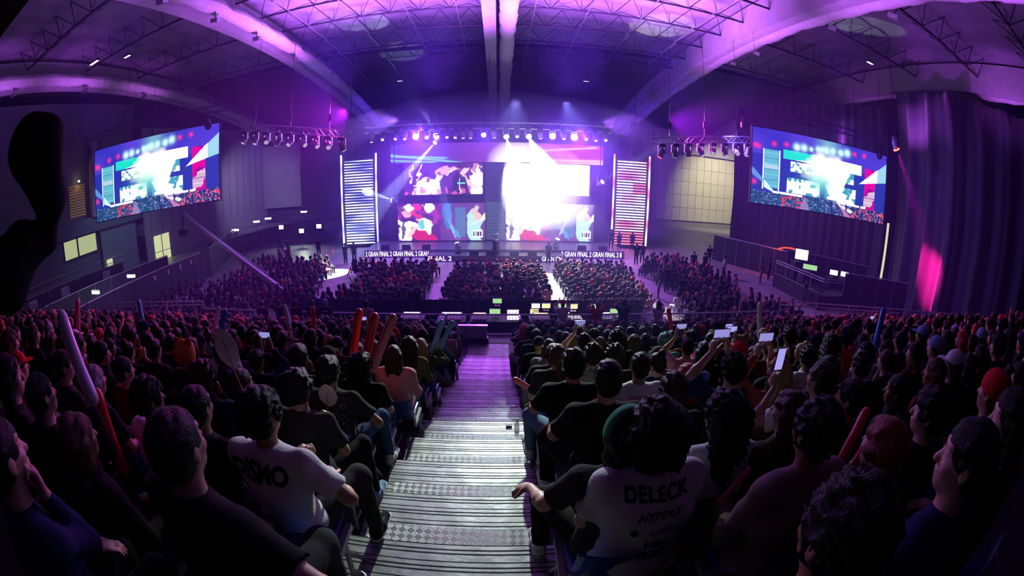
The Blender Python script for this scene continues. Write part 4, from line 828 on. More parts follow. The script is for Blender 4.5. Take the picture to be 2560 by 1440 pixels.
# ================================================================== PEOPLE
class Field:
    """signed distance field on a grid, blended from simple volumes, meshed with surface nets"""
    def __init__(s, lo, hi, h):
        s.lo = np.array(lo, float); s.h = h; s.n = np.ceil((np.array(hi)-s.lo)/h).astype(int)+1; s.d = np.full(s.n, 1.0, np.float32)
    def sub(s, lo, hi, m):
        a = np.clip(np.floor((np.array(lo)-m-s.lo)/s.h).astype(int), 0, s.n-1); b = np.clip(np.ceil((np.array(hi)+m-s.lo)/s.h).astype(int)+1, 1, s.n)
        if (b <= a).any(): return None
        ax = [s.lo[i]+s.h*np.arange(a[i], b[i]) for i in range(3)]
        return (slice(a[0], b[0]), slice(a[1], b[1]), slice(a[2], b[2])), ax[0][:, None, None], ax[1][None, :, None], ax[2][None, None, :]
    def put(s, sl, d, k, op='u'):
        a = s.d[sl]
        if op == 'u':
            if k > 0: hh = np.maximum(k-np.abs(a-d), 0)/k; s.d[sl] = np.minimum(a, d)-hh*hh*k*0.25
            else: s.d[sl] = np.minimum(a, d)
        else:
            d = -d
            if k > 0: hh = np.maximum(k-np.abs(a-d), 0)/k; s.d[sl] = np.maximum(a, d)+hh*hh*k*0.25
            else: s.d[sl] = np.maximum(a, d)
    def cone(s, a, b, ra, rb, k=0.02, op='u', capa=False, capb=False, flat=1.0):
        a = np.array(a, float); b = np.array(b, float); R = max(ra, rb); g = s.sub(np.minimum(a, b)-R, np.maximum(a, b)+R, k+2*s.h)
        if g is None: return
        sl, X, Y, Z = g; d = b-a; L2 = float(d@d)+1e-9; t = ((X-a[0])*d[0]+(Y-a[1])*d[1]+(Z-a[2])*d[2])/L2; tc = np.clip(t, 0, 1)
        D = np.sqrt((X-a[0]-tc*d[0])**2+((Y-a[1]-tc*d[1])/flat)**2+(Z-a[2]-tc*d[2])**2)-(ra+(rb-ra)*tc)
        L = math.sqrt(L2)
        if capa: D = np.maximum(D, -t*L)
        if capb: D = np.maximum(D, (t-1)*L)
        s.put(sl, D.astype(np.float32), k, op)
    def ell(s, c, r, k=0.02, op='u', R=None):
        c = np.array(c, float); r = np.array(r, float); m = r.max(); g = s.sub(c-m, c+m, k+2*s.h)
        if g is None: return
        sl, X, Y, Z = g; X, Y, Z = X-c[0], Y-c[1], Z-c[2]
        if R is not None: X, Y, Z = (R[0][0]*X+R[1][0]*Y+R[2][0]*Z, R[0][1]*X+R[1][1]*Y+R[2][1]*Z, R[0][2]*X+R[1][2]*Y+R[2][2]*Z)
        k0 = np.sqrt((X/r[0])**2+(Y/r[1])**2+(Z/r[2])**2); k1 = np.sqrt((X/r[0]**2)**2+(Y/r[1]**2)**2+(Z/r[2]**2)**2)+1e-6
        s.put(sl, (k0*(k0-1)/k1).astype(np.float32), k, op)
    def half(s, p, n, k=0.0):
        """cut away the side the normal points to"""
        X = (s.lo[0]+s.h*np.arange(s.n[0]))[:, None, None]; Y = (s.lo[1]+s.h*np.arange(s.n[1]))[None, :, None]; Z = (s.lo[2]+s.h*np.arange(s.n[2]))[None, None, :]
        D = (X-p[0])*n[0]+(Y-p[1])*n[1]+(Z-p[2])*n[2]; s.d = np.maximum(s.d, D.astype(np.float32))
    def wob(s, amp, fr, seed=0):
        X = (s.lo[0]+s.h*np.arange(s.n[0]))[:, None, None]; Y = (s.lo[1]+s.h*np.arange(s.n[1]))[None, :, None]; Z = (s.lo[2]+s.h*np.arange(s.n[2]))[None, None, :]
        s.d = s.d+amp*(np.sin(fr*(X+0.6*Z)+seed+2*np.sin(fr*0.4*Y))*np.sin(fr*0.8*(Z-0.5*Y)+1.3*seed+1.5*np.sin(fr*0.3*X))).astype(np.float32)
    def mesh(s):
        d = s.d; d[0] = d[-1] = 1; d[:, 0] = d[:, -1] = 1; d[:, :, 0] = d[:, :, -1] = 1
        ins = d < 0; nx, ny, nz = d.shape
        c = np.zeros((nx-1, ny-1, nz-1), np.int8)
        for i in (0, 1):
            for j in (0, 1):
                for k in (0, 1): c += ins[i:nx-1+i, j:ny-1+j, k:nz-1+k]
        act = (c > 0) & (c < 8); I = np.argwhere(act)
        if len(I) == 0: return np.zeros((0, 3), np.float32), np.zeros((0, 4), np.int32)
        idx = np.full(act.shape, -1, np.int32); idx[act] = np.arange(len(I)); acc = np.zeros((len(I), 3)); cnt = np.zeros(len(I))
        for ax in range(3):
            o1, o2 = [q for q in range(3) if q != ax]
            for a in (0, 1):
                for b in (0, 1):
                    off = np.zeros(3, int); off[o1] = a; off[o2] = b; P = I+off; Q = P.copy(); Q[:, ax] += 1
                    va = d[P[:, 0], P[:, 1], P[:, 2]]; vb = d[Q[:, 0], Q[:, 1], Q[:, 2]]; m = (va < 0) != (vb < 0); t = np.where(m, va/np.where(m, va-vb, 1), 0)
                    pt = P.astype(float); pt[:, ax] += t; acc[m] += pt[m]; cnt[m] += 1
        V = acc/cnt[:, None]*s.h+s.lo; F = []
        for ax in range(3):
            sa = [slice(None)]*3; sb = [slice(None)]*3; sa[ax] = slice(0, -1); sb[ax] = slice(1, None)
            A = ins[tuple(sa)]; B = ins[tuple(sb)]; E = np.argwhere(A != B); o1, o2 = (ax+1) % 3, (ax+2) % 3
            ok = (E[:, o1] > 0) & (E[:, o2] > 0) & (E[:, o1] < d.shape[o1]-1) & (E[:, o2] < d.shape[o2]-1); E = E[ok]; fl = A[E[:, 0], E[:, 1], E[:, 2]]
            q = []
            for a, b in ((-1, -1), (0, -1), (0, 0), (-1, 0)):
                P = E.copy(); P[:, o1] += a; P[:, o2] += b; q.append(idx[P[:, 0], P[:, 1], P[:, 2]])
            q = np.stack(q, 1); q[~fl] = q[~fl][:, ::-1]; F.append(q)
        return V.astype(np.float32), np.concatenate(F).astype(np.int32)

def rotz(a): c, s_ = math.cos(a), math.sin(a); return np.array([[c, -s_, 0], [s_, c, 0], [0, 0, 1]])
def rotx(a): c, s_ = math.cos(a), math.sin(a); return np.array([[1, 0, 0], [0, c, -s_], [0, s_, c]])
def roty(a): c, s_ = math.cos(a), math.sin(a); return np.array([[c, 0, s_], [0, 1, 0], [-s_, 0, c]])
def nrm(v): return v/(np.linalg.norm(v)+1e-9)
def ik(S, T, l1, l2, pole):
    d = T-S; L = min(np.linalg.norm(d), (l1+l2)*0.995); u = nrm(d); T = S+u*L; a = (l1*l1-l2*l2+L*L)/(2*L); hh = math.sqrt(max(l1*l1-a*a, 0)); p = pole-u*(pole@u); return S+u*a+nrm(p)*hh, T
def skeleton(p):
    sk = {}; st = p.get('stand', 0); hz = 0.95 if st else 0.54; lean = p.get('lean', 0.12); side = p.get('side', 0.0)
    s = nrm(np.array([math.sin(side), math.sin(lean)*math.cos(side), math.cos(lean)*math.cos(side)])); P = np.array([0, 0, hz]); sk['P'] = P; sk['s'] = s
    tw = rotz(p.get('twist', 0.0)); sk['tw'] = tw; r = tw @ np.array([1.0, 0, 0]); sk['N'] = P+s*0.50; sk['C'] = P+s*0.33
    nk = p.get('nod', 0.0); Hc = sk['N']+np.array([0, 0.035-0.03*nk, 0])+s*0.02+np.array([0, 0, 0.145]); sk['H'] = Hc
    sk['HR'] = rotz(p.get('yaw', 0.0)) @ rotx(p.get('nod', 0.0)) @ roty(p.get('tilt', 0.0))
    for i, sg in enumerate((-1, 1)):
        S = P+s*0.445+r*sg*0.18; T = np.array(p['hands'][i], float); pole = np.array(p.get('pole', [(-0.6, -0.5, -0.8), (0.6, -0.5, -0.8)])[i], float); E_, W = ik(S, T, 0.285, 0.255, pole); sk['arm%d' % i] = (S, E_, W)
        hd = p.get('hdir', [None, None])[i]; sk['hd%d' % i] = nrm(np.array(hd, float)) if hd is not None else nrm(W-E_)
        hn = p.get('hnor', [None, None])[i]; sk['hn%d' % i] = nrm(np.array(hn, float)) if hn is not None else np.array([0, 0, -1.0])
        hp = P+np.array([sg*0.09, 0, 0.0]); kn = np.array(p['knees'][i], float) if 'knees' in p else np.array([sg*0.13, 0.43, 0.50]); an = np.array(p['feet'][i], float) if 'feet' in p else np.array([sg*0.13, 0.42, 0.09])
        if st: kn = np.array([sg*0.11, 0.03, 0.50]); an = np.array([sg*0.12, 0.0, 0.09])
        sk['leg%d' % i] = (hp, kn, an)
    return sk
def hand(F, W, d, n, sg, curl, hi):
    n = nrm(n-d*(n@d)); w_ = np.cross(d, n)*sg
    R = np.stack([w_, d, n], 1); F.ell(W+d*0.045, (0.042, 0.055, 0.020), 0.012, R=R)
    if not hi: F.ell(W+d*0.10, (0.040, 0.045, 0.018), 0.012, R=R); return
    for q, (off, ln) in enumerate(((-0.030, 0.072), (-0.010, 0.082), (0.011, 0.076), (0.030, 0.060))):
        c1 = curl*(1+0.06*q); b = W+d*0.088+w_*off; d1 = nrm(d*math.cos(c1)+n*math.sin(c1)); m = b+d1*ln*0.55; c2 = c1*2.1; d2 = nrm(d*math.cos(c2)+n*math.sin(c2)); e_ = m+d2*ln*0.5
        F.cone(b-d*0.02, m, 0.0105, 0.0095, 0.004); F.cone(m, e_, 0.0095, 0.008, 0.003)
    b = W+d*0.025-w_*0.034; m = b+nrm(d*0.55-w_*0.75+n*0.35)*0.038; e_ = m+nrm(d*0.85-w_*0.2+n*(0.3+curl*0.4))*0.034; F.cone(b, m, 0.013, 0.0105, 0.008); F.cone(m, e_, 0.0105, 0.009, 0.003)
def head(F, H, R, hi=True):
    def pt(*q): return H+R @ np.array(q)
    F.ell(pt(0, -0.010, 0.022), (0.077, 0.097, 0.092), 0.02, R=R); F.ell(pt(0, 0.028, -0.035), (0.060, 0.062, 0.075), 0.03, R=R); F.ell(pt(0, 0.058, -0.082), (0.030, 0.026, 0.026), 0.03, R=R)
    if not hi: F.cone(pt(0, 0.085, 0.0), pt(0, 0.105, -0.03), 0.012, 0.015, 0.015); return
    F.cone(pt(0, 0.083, 0.012), pt(0, 0.106, -0.026), 0.010, 0.0145, 0.012); F.ell(pt(0, 0.075, 0.038), (0.055, 0.018, 0.012), 0.02, R=R)
    for sg in (-1, 1):
        F.ell(pt(sg*0.031, 0.093, 0.014), (0.018, 0.014, 0.011), 0.010, 's', R=R); F.ell(pt(sg*0.031, 0.076, 0.012), (0.014, 0.012, 0.012), 0.002, R=R)
        F.ell(pt(sg*0.040, 0.060, -0.025), (0.022, 0.025, 0.022), 0.02, R=R); F.ell(pt(sg*0.080, -0.006, -0.008), (0.008, 0.020, 0.032), 0.006, R=R); F.ell(pt(sg*0.086, 0.000, -0.006), (0.006, 0.010, 0.016), 0.004, 's', R=R)
    F.ell(pt(0, 0.088, -0.052), (0.024, 0.012, 0.006), 0.006, R=R); F.ell(pt(0, 0.086, -0.064), (0.020, 0.012, 0.007), 0.006, R=R); F.ell(pt(0, 0.101, -0.058), (0.026, 0.006, 0.002), 0.004, 's', R=R)
def bounds(sk, pad):
    P = [sk[k] for k in ('P', 'N', 'H')]+[q for k in ('arm0', 'arm1', 'leg0', 'leg1') for q in sk[k]]
    P = np.array(P); lo = P.min(0)-pad; hi = P.max(0)+pad; lo[2] = min(lo[2], -0.02); return lo, hi
def body_field(sk, p, h, hi):
    lo, hi_ = bounds(sk, 0.24); F = Field(lo, hi_, h); P, s, N, H = sk['P'], sk['s'], sk['N'], sk['H']; tw = sk['tw']
    F.ell(P+s*0.03, (0.150, 0.105, 0.11)); F.cone(P+s*0.05, P+s*0.28, 0.105, 0.115, 0.05); F.ell(P+s*0.33, (0.148, 0.098, 0.16), 0.05, R=tw)
    F.cone(sk['arm0'][0], sk['arm1'][0], 0.050, 0.050, 0.05); F.cone(P+s*0.42, H+np.array([0, -0.012, -0.05]), 0.060, 0.054, 0.03)
    head(F, H, sk['HR'], hi)
    for i, sg in enumerate((-1, 1)):
        S, E_, W = sk['arm%d' % i]; F.cone(N-s*0.03, S, 0.045, 0.05, 0.03); F.cone(S, E_, 0.050, 0.039, 0.02); F.cone(E_, W, 0.041, 0.026, 0.015); F.ell(E_+(W-E_)*0.25, (0.041, 0.041, 0.041), 0.03)
        hand(F, W, sk['hd%d' % i], sk['hn%d' % i], sg, p.get('curl', [0.5, 0.5])[i], hi)
        a, b, c = sk['leg%d' % i]; F.cone(a, b, 0.075, 0.052, 0.04); F.cone(b, c, 0.052, 0.036, 0.02); F.cone(c+np.array([0, -0.02, -0.05]), c+np.array([0, 0.13, -0.06]), 0.028, 0.022, 0.02)
    return F
def shirt_field(sk, p, h, long=False, hood=False, bulk=1.08, seed=0):
    lo, hi_ = bounds(sk, 0.24); F = Field(lo, hi_, h); P, s, N = sk['P'], sk['s'], sk['N']; tw = sk['tw']; g = bulk
    F.ell(P+s*0.02, (0.182*g, 0.140*g, 0.13), 0.03); F.cone(P+s*0.06, P+s*0.28, 0.142*g, 0.142*g, 0.06, flat=0.92); F.ell(P+s*0.31, (0.182*g, 0.128*g, 0.19), 0.05, R=tw)
    F.cone(sk['arm0'][0]-s*0.01, sk['arm1'][0]-s*0.01, 0.068, 0.068, 0.05)
    for i in (0, 1):
        S, E_, W = sk['arm%d' % i]; F.cone(N-s*0.05, S, 0.055, 0.062, 0.04)
        if long: F.cone(S, E_, 0.066, 0.056, 0.03); F.cone(E_, E_+(W-E_)*0.97, 0.056, 0.038, 0.02, capb=True)
        else: F.cone(S, S+(E_-S)*0.70, 0.066, 0.072, 0.03, capb=True)
    if hood: F.ell(N+np.array([0, -0.10, -0.01]), (0.15, 0.085, 0.10), 0.02); F.ell(N+np.array([0, -0.02, 0.02]), (0.115, 0.11, 0.055), 0.02); F.ell(N+np.array([0, -0.05, 0.06]), (0.07, 0.07, 0.06), 0.02, 's')
    else: F.cone(N-s*0.05, N+np.array([0, 0.0, 0.012]), 0.075, 0.066, 0.03, capb=True)
    F.wob(0.008, 17, seed); F.wob(0.004, 37, seed+2)
    if not p.get('stand'): F.half((0, 0.10, P[2]-0.06), nrm(np.array([0, 0.35, -1.0])))
    else: F.half((0, 0, P[2]-0.10), (0, 0, -1))
    return F
def pants_field(sk, p, h, seed=1):
    lo, hi_ = bounds(sk, 0.2); F = Field(lo, hi_, h); P, s = sk['P'], sk['s']; F.ell(P, (0.168, 0.135, 0.115), 0.03); F.cone(P, P+s*0.1, 0.13, 0.12, 0.04)
    for i in (0, 1):
        a, b, c = sk['leg%d' % i]; F.cone(a, b, 0.092, 0.070, 0.05); F.cone(b, c+np.array([0, 0, 0.01]), 0.069, 0.050, 0.03, capb=True)
    F.wob(0.004, 26, seed); return F
def shoe_meshes():
    out = []
    F = Field((-0.08, -0.10, -0.01), (0.08, 0.24, 0.16), 0.008); F.cone((0, -0.03, 0.05), (0, 0.05, 0.045), 0.043, 0.044, 0.03); F.cone((0, 0.05, 0.038), (0, 0.17, 0.03), 0.042, 0.034, 0.03); F.cone((0, -0.02, 0.06), (0, -0.01, 0.125), 0.042, 0.045, 0.02, capb=True); F.half((0, 0, 0.022), (0, 0, -1)); out.append(F.mesh())
    F = Field((-0.08, -0.12, -0.02), (0.08, 0.26, 0.06), 0.007); F.cone((0, -0.035, 0.03), (0, 0.06, 0.03), 0.046, 0.046, 0.02); F.cone((0, 0.06, 0.03), (0, 0.178, 0.03), 0.046, 0.040, 0.02); F.half((0, 0, 0.026), (0, 0, 1)); F.half((0, 0, 0.0), (0, 0, -1)); out.append(F.mesh())
    m = MB()
    for i in range(5): m.bar((-0.02, 0.055+i*0.017, 0.086-i*0.006), (0.02, 0.058+i*0.017, 0.086-i*0.006), 0.0035, 4)
    return out, m
(SHOE, SOLE), LACE = shoe_meshes()
def hair_field(style, h, seed=0):
    F = Field((-0.19, -0.24, -0.52), (0.19, 0.19, 0.26), h); big = style in ('curly', 'afro', 'messy', 'curly long'); e_ = {'curly': 0.012, 'afro': 0.030, 'messy': 0.010, 'curly long': 0.02, 'shag': 0.024}.get(style, 0.0)
    F.ell((0, -0.014, 0.030), (0.086+e_, 0.108+e_, 0.100+e_), 0.01); F.ell((0, -0.05, -0.02), (0.076+e_*0.6, 0.066+e_*0.6, 0.075), 0.02)
    F.ell((0, 0.125, -0.045), (0.085, 0.095, 0.100), 0.01, 's')
    if style in ('short', 'curly', 'messy', 'ponytail', 'bun', 'fade', 'afro'):
        for sg in (-1, 1): F.ell((sg*0.095, 0.005, -0.03), (0.024, 0.034, 0.045), 0.01, 's')
    if style in ('short', 'fade'): F.half((0, 0, -0.088), (0, 0, -1))
    elif style in ('curly', 'messy', 'afro'): F.half((0, 0, -0.10), (0, 0, -1))
    if style in ('long', 'curly long', 'bob', 'wavy', 'shag'):
        L = {'long': -0.40, 'curly long': -0.33, 'bob': -0.17, 'shag': -0.09, 'wavy': -0.36}[style]; wd = 0.055+e_
        for x in (-0.055, 0.0, 0.055): F.cone((x, -0.055, 0.0), (x*1.15, -0.095, L), wd, 0.038 if style != 'curly long' else 0.06, 0.03)
        for sg in (-1, 1): F.cone((sg*0.072, -0.012, 0.0), (sg*0.085, -0.045, L*0.8), 0.032, 0.026, 0.03)
    if style == 'ponytail': F.cone((0, -0.11, 0.06), (0, -0.16, 0.02), 0.028, 0.036, 0.01); F.cone((0, -0.16, 0.02), (0, -0.13, -0.28), 0.036, 0.016, 0.01)
    if style == 'bun': F.ell((0, -0.06, 0.145), (0.045, 0.045, 0.042), 0.01)
    if style in ('curly', 'afro', 'curly long', 'shag'): F.wob(0.013, 85, seed); F.wob(0.007, 150, seed+4)
    elif style == 'messy': F.wob(0.010, 62, seed); F.wob(0.005, 130, seed)
    elif style == 'wavy': F.wob(0.010, 48, seed); F.wob(0.004, 110, seed)
    else: F.wob(0.0045, 75, seed); F.wob(0.003, 130, seed+3)
    return F.mesh()
def cap_meshes(h=0.008):
    F = Field((-0.16, -0.18, -0.08), (0.16, 0.28, 0.2), h); F.ell((0, -0.014, 0.035), (0.094, 0.116, 0.106), 0.01); F.half((0, 0, 0.022), nrm(np.array([0, 0.1, -1]))); crown = F.mesh()
    F = Field((-0.16, 0.0, -0.05), (0.16, 0.28, 0.1), h*0.8); F.ell((0, 0.105, 0.035), (0.082, 0.085, 0.010), 0.0); return crown, F.mesh()
def beanie_mesh(h=0.008):
    F = Field((-0.16, -0.18, -0.1), (0.16, 0.18, 0.24), h); F.ell((0, -0.016, 0.035), (0.096, 0.118, 0.118), 0.01); F.half((0, 0, 0.0), nrm(np.array([0, 0.25, -1]))); F.wob(0.002, 120); return F.mesh()
def plush_mesh(h=0.01):
    F = Field((-0.22, -0.22, -0.14), (0.22, 0.2, 0.28), h); F.ell((0, -0.016, 0.035), (0.125, 0.140, 0.135), 0.01)
    for sg in (-1, 1): F.ell((sg*0.09, -0.01, 0.15), (0.042, 0.025, 0.045), 0.02); F.ell((sg*0.11, -0.03, -0.02), (0.03, 0.06, 0.07), 0.02)
    F.ell((0, 0.125, -0.06), (0.08, 0.08, 0.10), 0.01, 's'); F.wob(0.004, 60); return F.mesh()

HL, HR_ = (-0.13, 0.30, 0.635), (0.13, 0.30, 0.635)
POSES = {
 'lap': dict(hands=[HL, HR_], hnor=[(0, 0, -1)]*2, lean=0.06, nod=-0.05),
 'lap_left': dict(hands=[HL, (0.10, 0.26, 0.65)], hnor=[(0, 0, -1)]*2, lean=0.04, yaw=0.5, nod=-0.04, knees=[(-0.17, 0.43, 0.5), (0.12, 0.42, 0.5)]),
 'lap_right': dict(hands=[(-0.08, 0.27, 0.65), HR_], hnor=[(0, 0, -1)]*2, lean=0.10, yaw=-0.45, nod=-0.08, twist=-0.1),
 'forward': dict(hands=[(-0.05, 0.42, 0.62), (0.05, 0.43, 0.60)], hdir=[(0.6, 0.5, -0.3), (-0.6, 0.5, -0.3)], hnor=[(0.4, 0, -1), (-0.4, 0, -1)], lean=0.42, nod=0.25, pole=[(-0.9, 0, -0.3), (0.9, 0, -0.3)]),
 'chin': dict(hands=[(-0.10, 0.30, 0.64), (0.06, 0.20, 1.04)], hdir=[None, (-0.3, 0.1, 1)], hnor=[(0, 0, -1), (0, -1, 0.2)], lean=0.18, curl=[0.4, 1.1], nod=0.0),
 'phone': dict(hands=[(-0.075, 0.30, 1.24), (0.075, 0.30, 1.24)], hdir=[(0.15, 0.1, 1), (-0.15, 0.1, 1)], hnor=[(1, 0.2, 0), (-1, 0.2, 0)], curl=[0.7, 0.7], lean=0.05, pole=[(-0.8, 0, -1), (0.8, 0, -1)]),
 'stick': dict(hands=[(-0.14, 0.30, 0.635), (0.20, 0.30, 1.06)], hdir=[None, (0, 0.5, 0.8)], hnor=[(0, 0, -1), (-1, 0.2, 0)], curl=[0.4, 1.25], lean=0.06),
 'stick_left': dict(hands=[(-0.20, 0.30, 1.06), (0.13, 0.30, 0.635)], hdir=[(0, 0.5, 0.8), None], hnor=[(1, 0.2, 0), (0, 0, -1)], curl=[1.25, 0.4], lean=0.08, yaw=0.2),
 'clap': dict(hands=[(-0.045, 0.30, 1.02), (0.045, 0.30, 1.02)], hdir=[(0.1, 0.35, 1), (-0.1, 0.35, 1)], hnor=[(1, 0, 0), (-1, 0, 0)], curl=[0.1, 0.1], lean=0.08, pole=[(-1, 0, -0.6), (1, 0, -0.6)]),
 'arm_out': dict(hands=[(-0.38, 0.36, 0.66), (0.12, 0.2, 0.80)], hdir=[(-0.6, 0.5, -0.4), (0.2, 0.2, 1)], hnor=[(0, 0, -1), (0, -1, 0)], curl=[0.6, 1.2], lean=0.10, yaw=0.25, knees=[(-0.30, 0.42, 0.52), (0.10, 0.42, 0.5)], feet=[(-0.30, 0.40, 0.09), (0.12, 0.42, 0.09)]),
 'aisle_left': dict(hands=[(-0.26, 0.38, 0.66), (0.10, 0.25, 0.66)], hdir=[(-0.1, 0.6, -0.5), None], hnor=[(0, 0, -1)]*2, lean=0.05, side=0.02, knees=[(-0.28, 0.40, 0.52), (0.12, 0.42, 0.5)], feet=[(-0.27, 0.42, 0.09), (0.12, 0.40, 0.09)]),
 'aisle_right': dict(hands=[(-0.02, 0.24, 0.80), (0.20, 0.22, 0.70)], hdir=[(0.5, 0.4, 0.6), (-0.6, 0.5, 0.2)], hnor=[(0, -0.5, -1), (0, 0, -1)], curl=[0.9, 0.9], lean=0.0, yaw=-0.28, knees=[(-0.10, 0.42, 0.5), (0.26, 0.42, 0.56)], feet=[(-0.10, 0.40, 0.09), (0.27, 0.44, 0.09)], pole=[(-0.6, -0.5, -0.8), (0.9, -0.4, -0.5)]),
 'fan_low': dict(hands=[(-0.06, 0.30, 0.78), (0.10, 0.30, 0.80)], hdir=[(0.3, 0.6, 0.4), (-0.3, 0.5, 0.6)], hnor=[(1, 0, 0), (-1, 0, 0)], curl=[0.8, 0.9], lean=0.15, nod=-0.1, knees=[(-0.10, 0.42, 0.5), (0.27, 0.42, 0.55)], feet=[(-0.10, 0.40, 0.09), (0.31, 0.36, 0.09)]),
 'slump': dict(hands=[(-0.16, 0.33, 0.62), (0.30, 0.10, 0.62)], hnor=[(0, 0, -1)]*2, hdir=[None, (0.1, 0.5, -0.8)], lean=0.16, side=-0.12, yaw=-0.02, nod=0.05, twist=-0.1, pole=[(-0.6, -0.5, -0.8), (1, -0.3, -0.3)]),
 'stand': dict(stand=1, hands=[(-0.24, 0.06, 0.86), (0.24, 0.06, 0.86)], hdir=[(0, 0.1, -1), (0, 0.1, -1)], hnor=[(1, 0, 0), (-1, 0, 0)], lean=0.03),
 'stand_up': dict(stand=1, hands=[(-0.09, 0.28, 1.62), (0.09, 0.28, 1.64)], hdir=[(0.1, 0.1, 1), (-0.1, 0.1, 1)], hnor=[(1, 0, 0), (-1, 0, 0)], curl=[0.7, 0.7], lean=0.0),
 'stand_wave': dict(stand=1, hands=[(-0.26, 0.16, 1.78), (0.22, 0.15, 1.0)], hdir=[(-0.1, 0.1, 1), None], hnor=[(0, 1, 0), (-1, 0, 0)], curl=[0.1, 0.5], lean=0.0, pole=[(-1, 0, -0.4), (0.6, -0.5, -0.8)]),
}
TPL = {}
def tpl_mesh(key, vf, mats):
    if key not in TPL: TPL[key] = np_mesh('_'.join(str(q) for q in key), vf[0], vf[1], mats, True)
    return TPL[key]
SK = {k: skeleton(p) for k, p in POSES.items()}
def get(kind, pose, lod, opt=0):
    key = (kind, pose, lod, opt)
    if key in TPL: return TPL[key]
    sk = SK[pose]; p = POSES[pose]; h = (0.0095, 0.018)[lod]
    if kind == 'body': return tpl_mesh(key, body_field(sk, p, h if lod else 0.0085, lod == 0).mesh(), M_SKIN[0])
    if kind == 'shirt': return tpl_mesh(key, shirt_field(sk, p, h*1.1, opt in (1, 2, 4), opt == 2, 1.26 if opt in (3, 4) else 1.08, opt).mesh(), M_CLOTH['black'])
    if kind == 'trousers': return tpl_mesh(key, pants_field(sk, p, h*1.15).mesh(), M_CLOTH['black'])
def hairmesh(style, lod):
    key = ('hair', style, lod)
    if key in TPL: return TPL[key]
    h = (0.0075, 0.013)[lod]
    if style == 'beanie': return tpl_mesh(key, beanie_mesh(h), M_CLOTH['black'])
    if style == 'plush': return tpl_mesh(key, plush_mesh(h*1.2), M_CLOTH['orange'])
    if style == 'capcrown': a, b = cap_meshes(h); tpl_mesh(('hair', 'capbrim', lod), b, M_CLOTH['red']); return tpl_mesh(key, a, M_CLOTH['red'])
    return tpl_mesh(key, hair_field(style, h), M_HAIR['black'])
M_SOLE = mat('shoe_sole', (0.75, 0.75, 0.72), 0.6); shoe_me = None
def objmat(o, m):
    o.material_slots[0].link = 'OBJECT'; o.material_slots[0].material = m
def person(loc, pose, shirt='black', sleeve=0, pants='black', hair='short', hairc='black', skin=0, lod=0, rz=0.0, scale=1.0, shoe='white', hat=None, hatc='black', shoes=True):
    """body is one continuous mesh; shirt, trousers, hair and shoes are its children"""
    b = link('person', get('body', pose, lod)); b.location = loc; b.rotation_euler = (0, 0, rz); b.scale = (scale,)*3; objmat(b, M_SKIN[skin])
    s = link('shirt', get('shirt', pose, lod, sleeve), b); objmat(s, M_CLOTH[shirt])
    t = link('trousers', get('trousers', pose, lod), b); objmat(t, M_CLOTH[pants])
    HRm = Matrix(SK[pose]['HR'].tolist()).to_4x4(); HRm.translation = Vector(SK[pose]['H'])
    if hair != 'bald':
        h_ = link('hair', hairmesh(hair, lod), b); h_.matrix_local = HRm; objmat(h_, M_HAIR[hairc])
    if hat == 'cap':
        c = link('cap', hairmesh('capcrown', lod), b); c.matrix_local = HRm; objmat(c, M_CLOTH[hatc]); c2 = link('brim', TPL[('hair', 'capbrim', lod)], c); objmat(c2, M_CLOTH[hatc])
    elif hat in ('beanie', 'plush'):
        c = link('hat', hairmesh(hat, lod), b); c.matrix_local = HRm; objmat(c, M_CLOTH[hatc])
    elif hat == 'headband':
        m = MB(); pr = [(0.098*math.cos(a), 0.0, 0.03+0.108*math.sin(a)) for a in np.linspace(-0.3, PI+0.3, 15)]
        G_ = [[(x, y+dy, z) for x, y, z in pr] for dy in (-0.03, 0.03)]; c = m.grid(G_).obj('headband', M_CLOTH[hatc], b, True); md = c.modifiers.new('t', 'SOLIDIFY'); md.thickness = 0.008; c.matrix_local = HRm
    if shoes:
        global shoe_me
        if shoe_me is None: shoe_me = (np_mesh('shoe', SHOE[0], SHOE[1], M_CLOTH['white']), np_mesh('sole', SOLE[0], SOLE[1], M_SOLE), LACE.mesh('laces', M_CLOTH['white']))
        for i in (0, 1):
            a = SK[pose]['leg%d' % i][2]; o = link('shoe', shoe_me[0], b); o.location = (a[0], a[1], 0.0); o.rotation_euler = (0, 0, -0.12 if i else 0.12); objmat(o, M_CLOTH[shoe])
            if lod == 0: link('sole', shoe_me[1], o); link('laces', shoe_me[2], o)
    return b
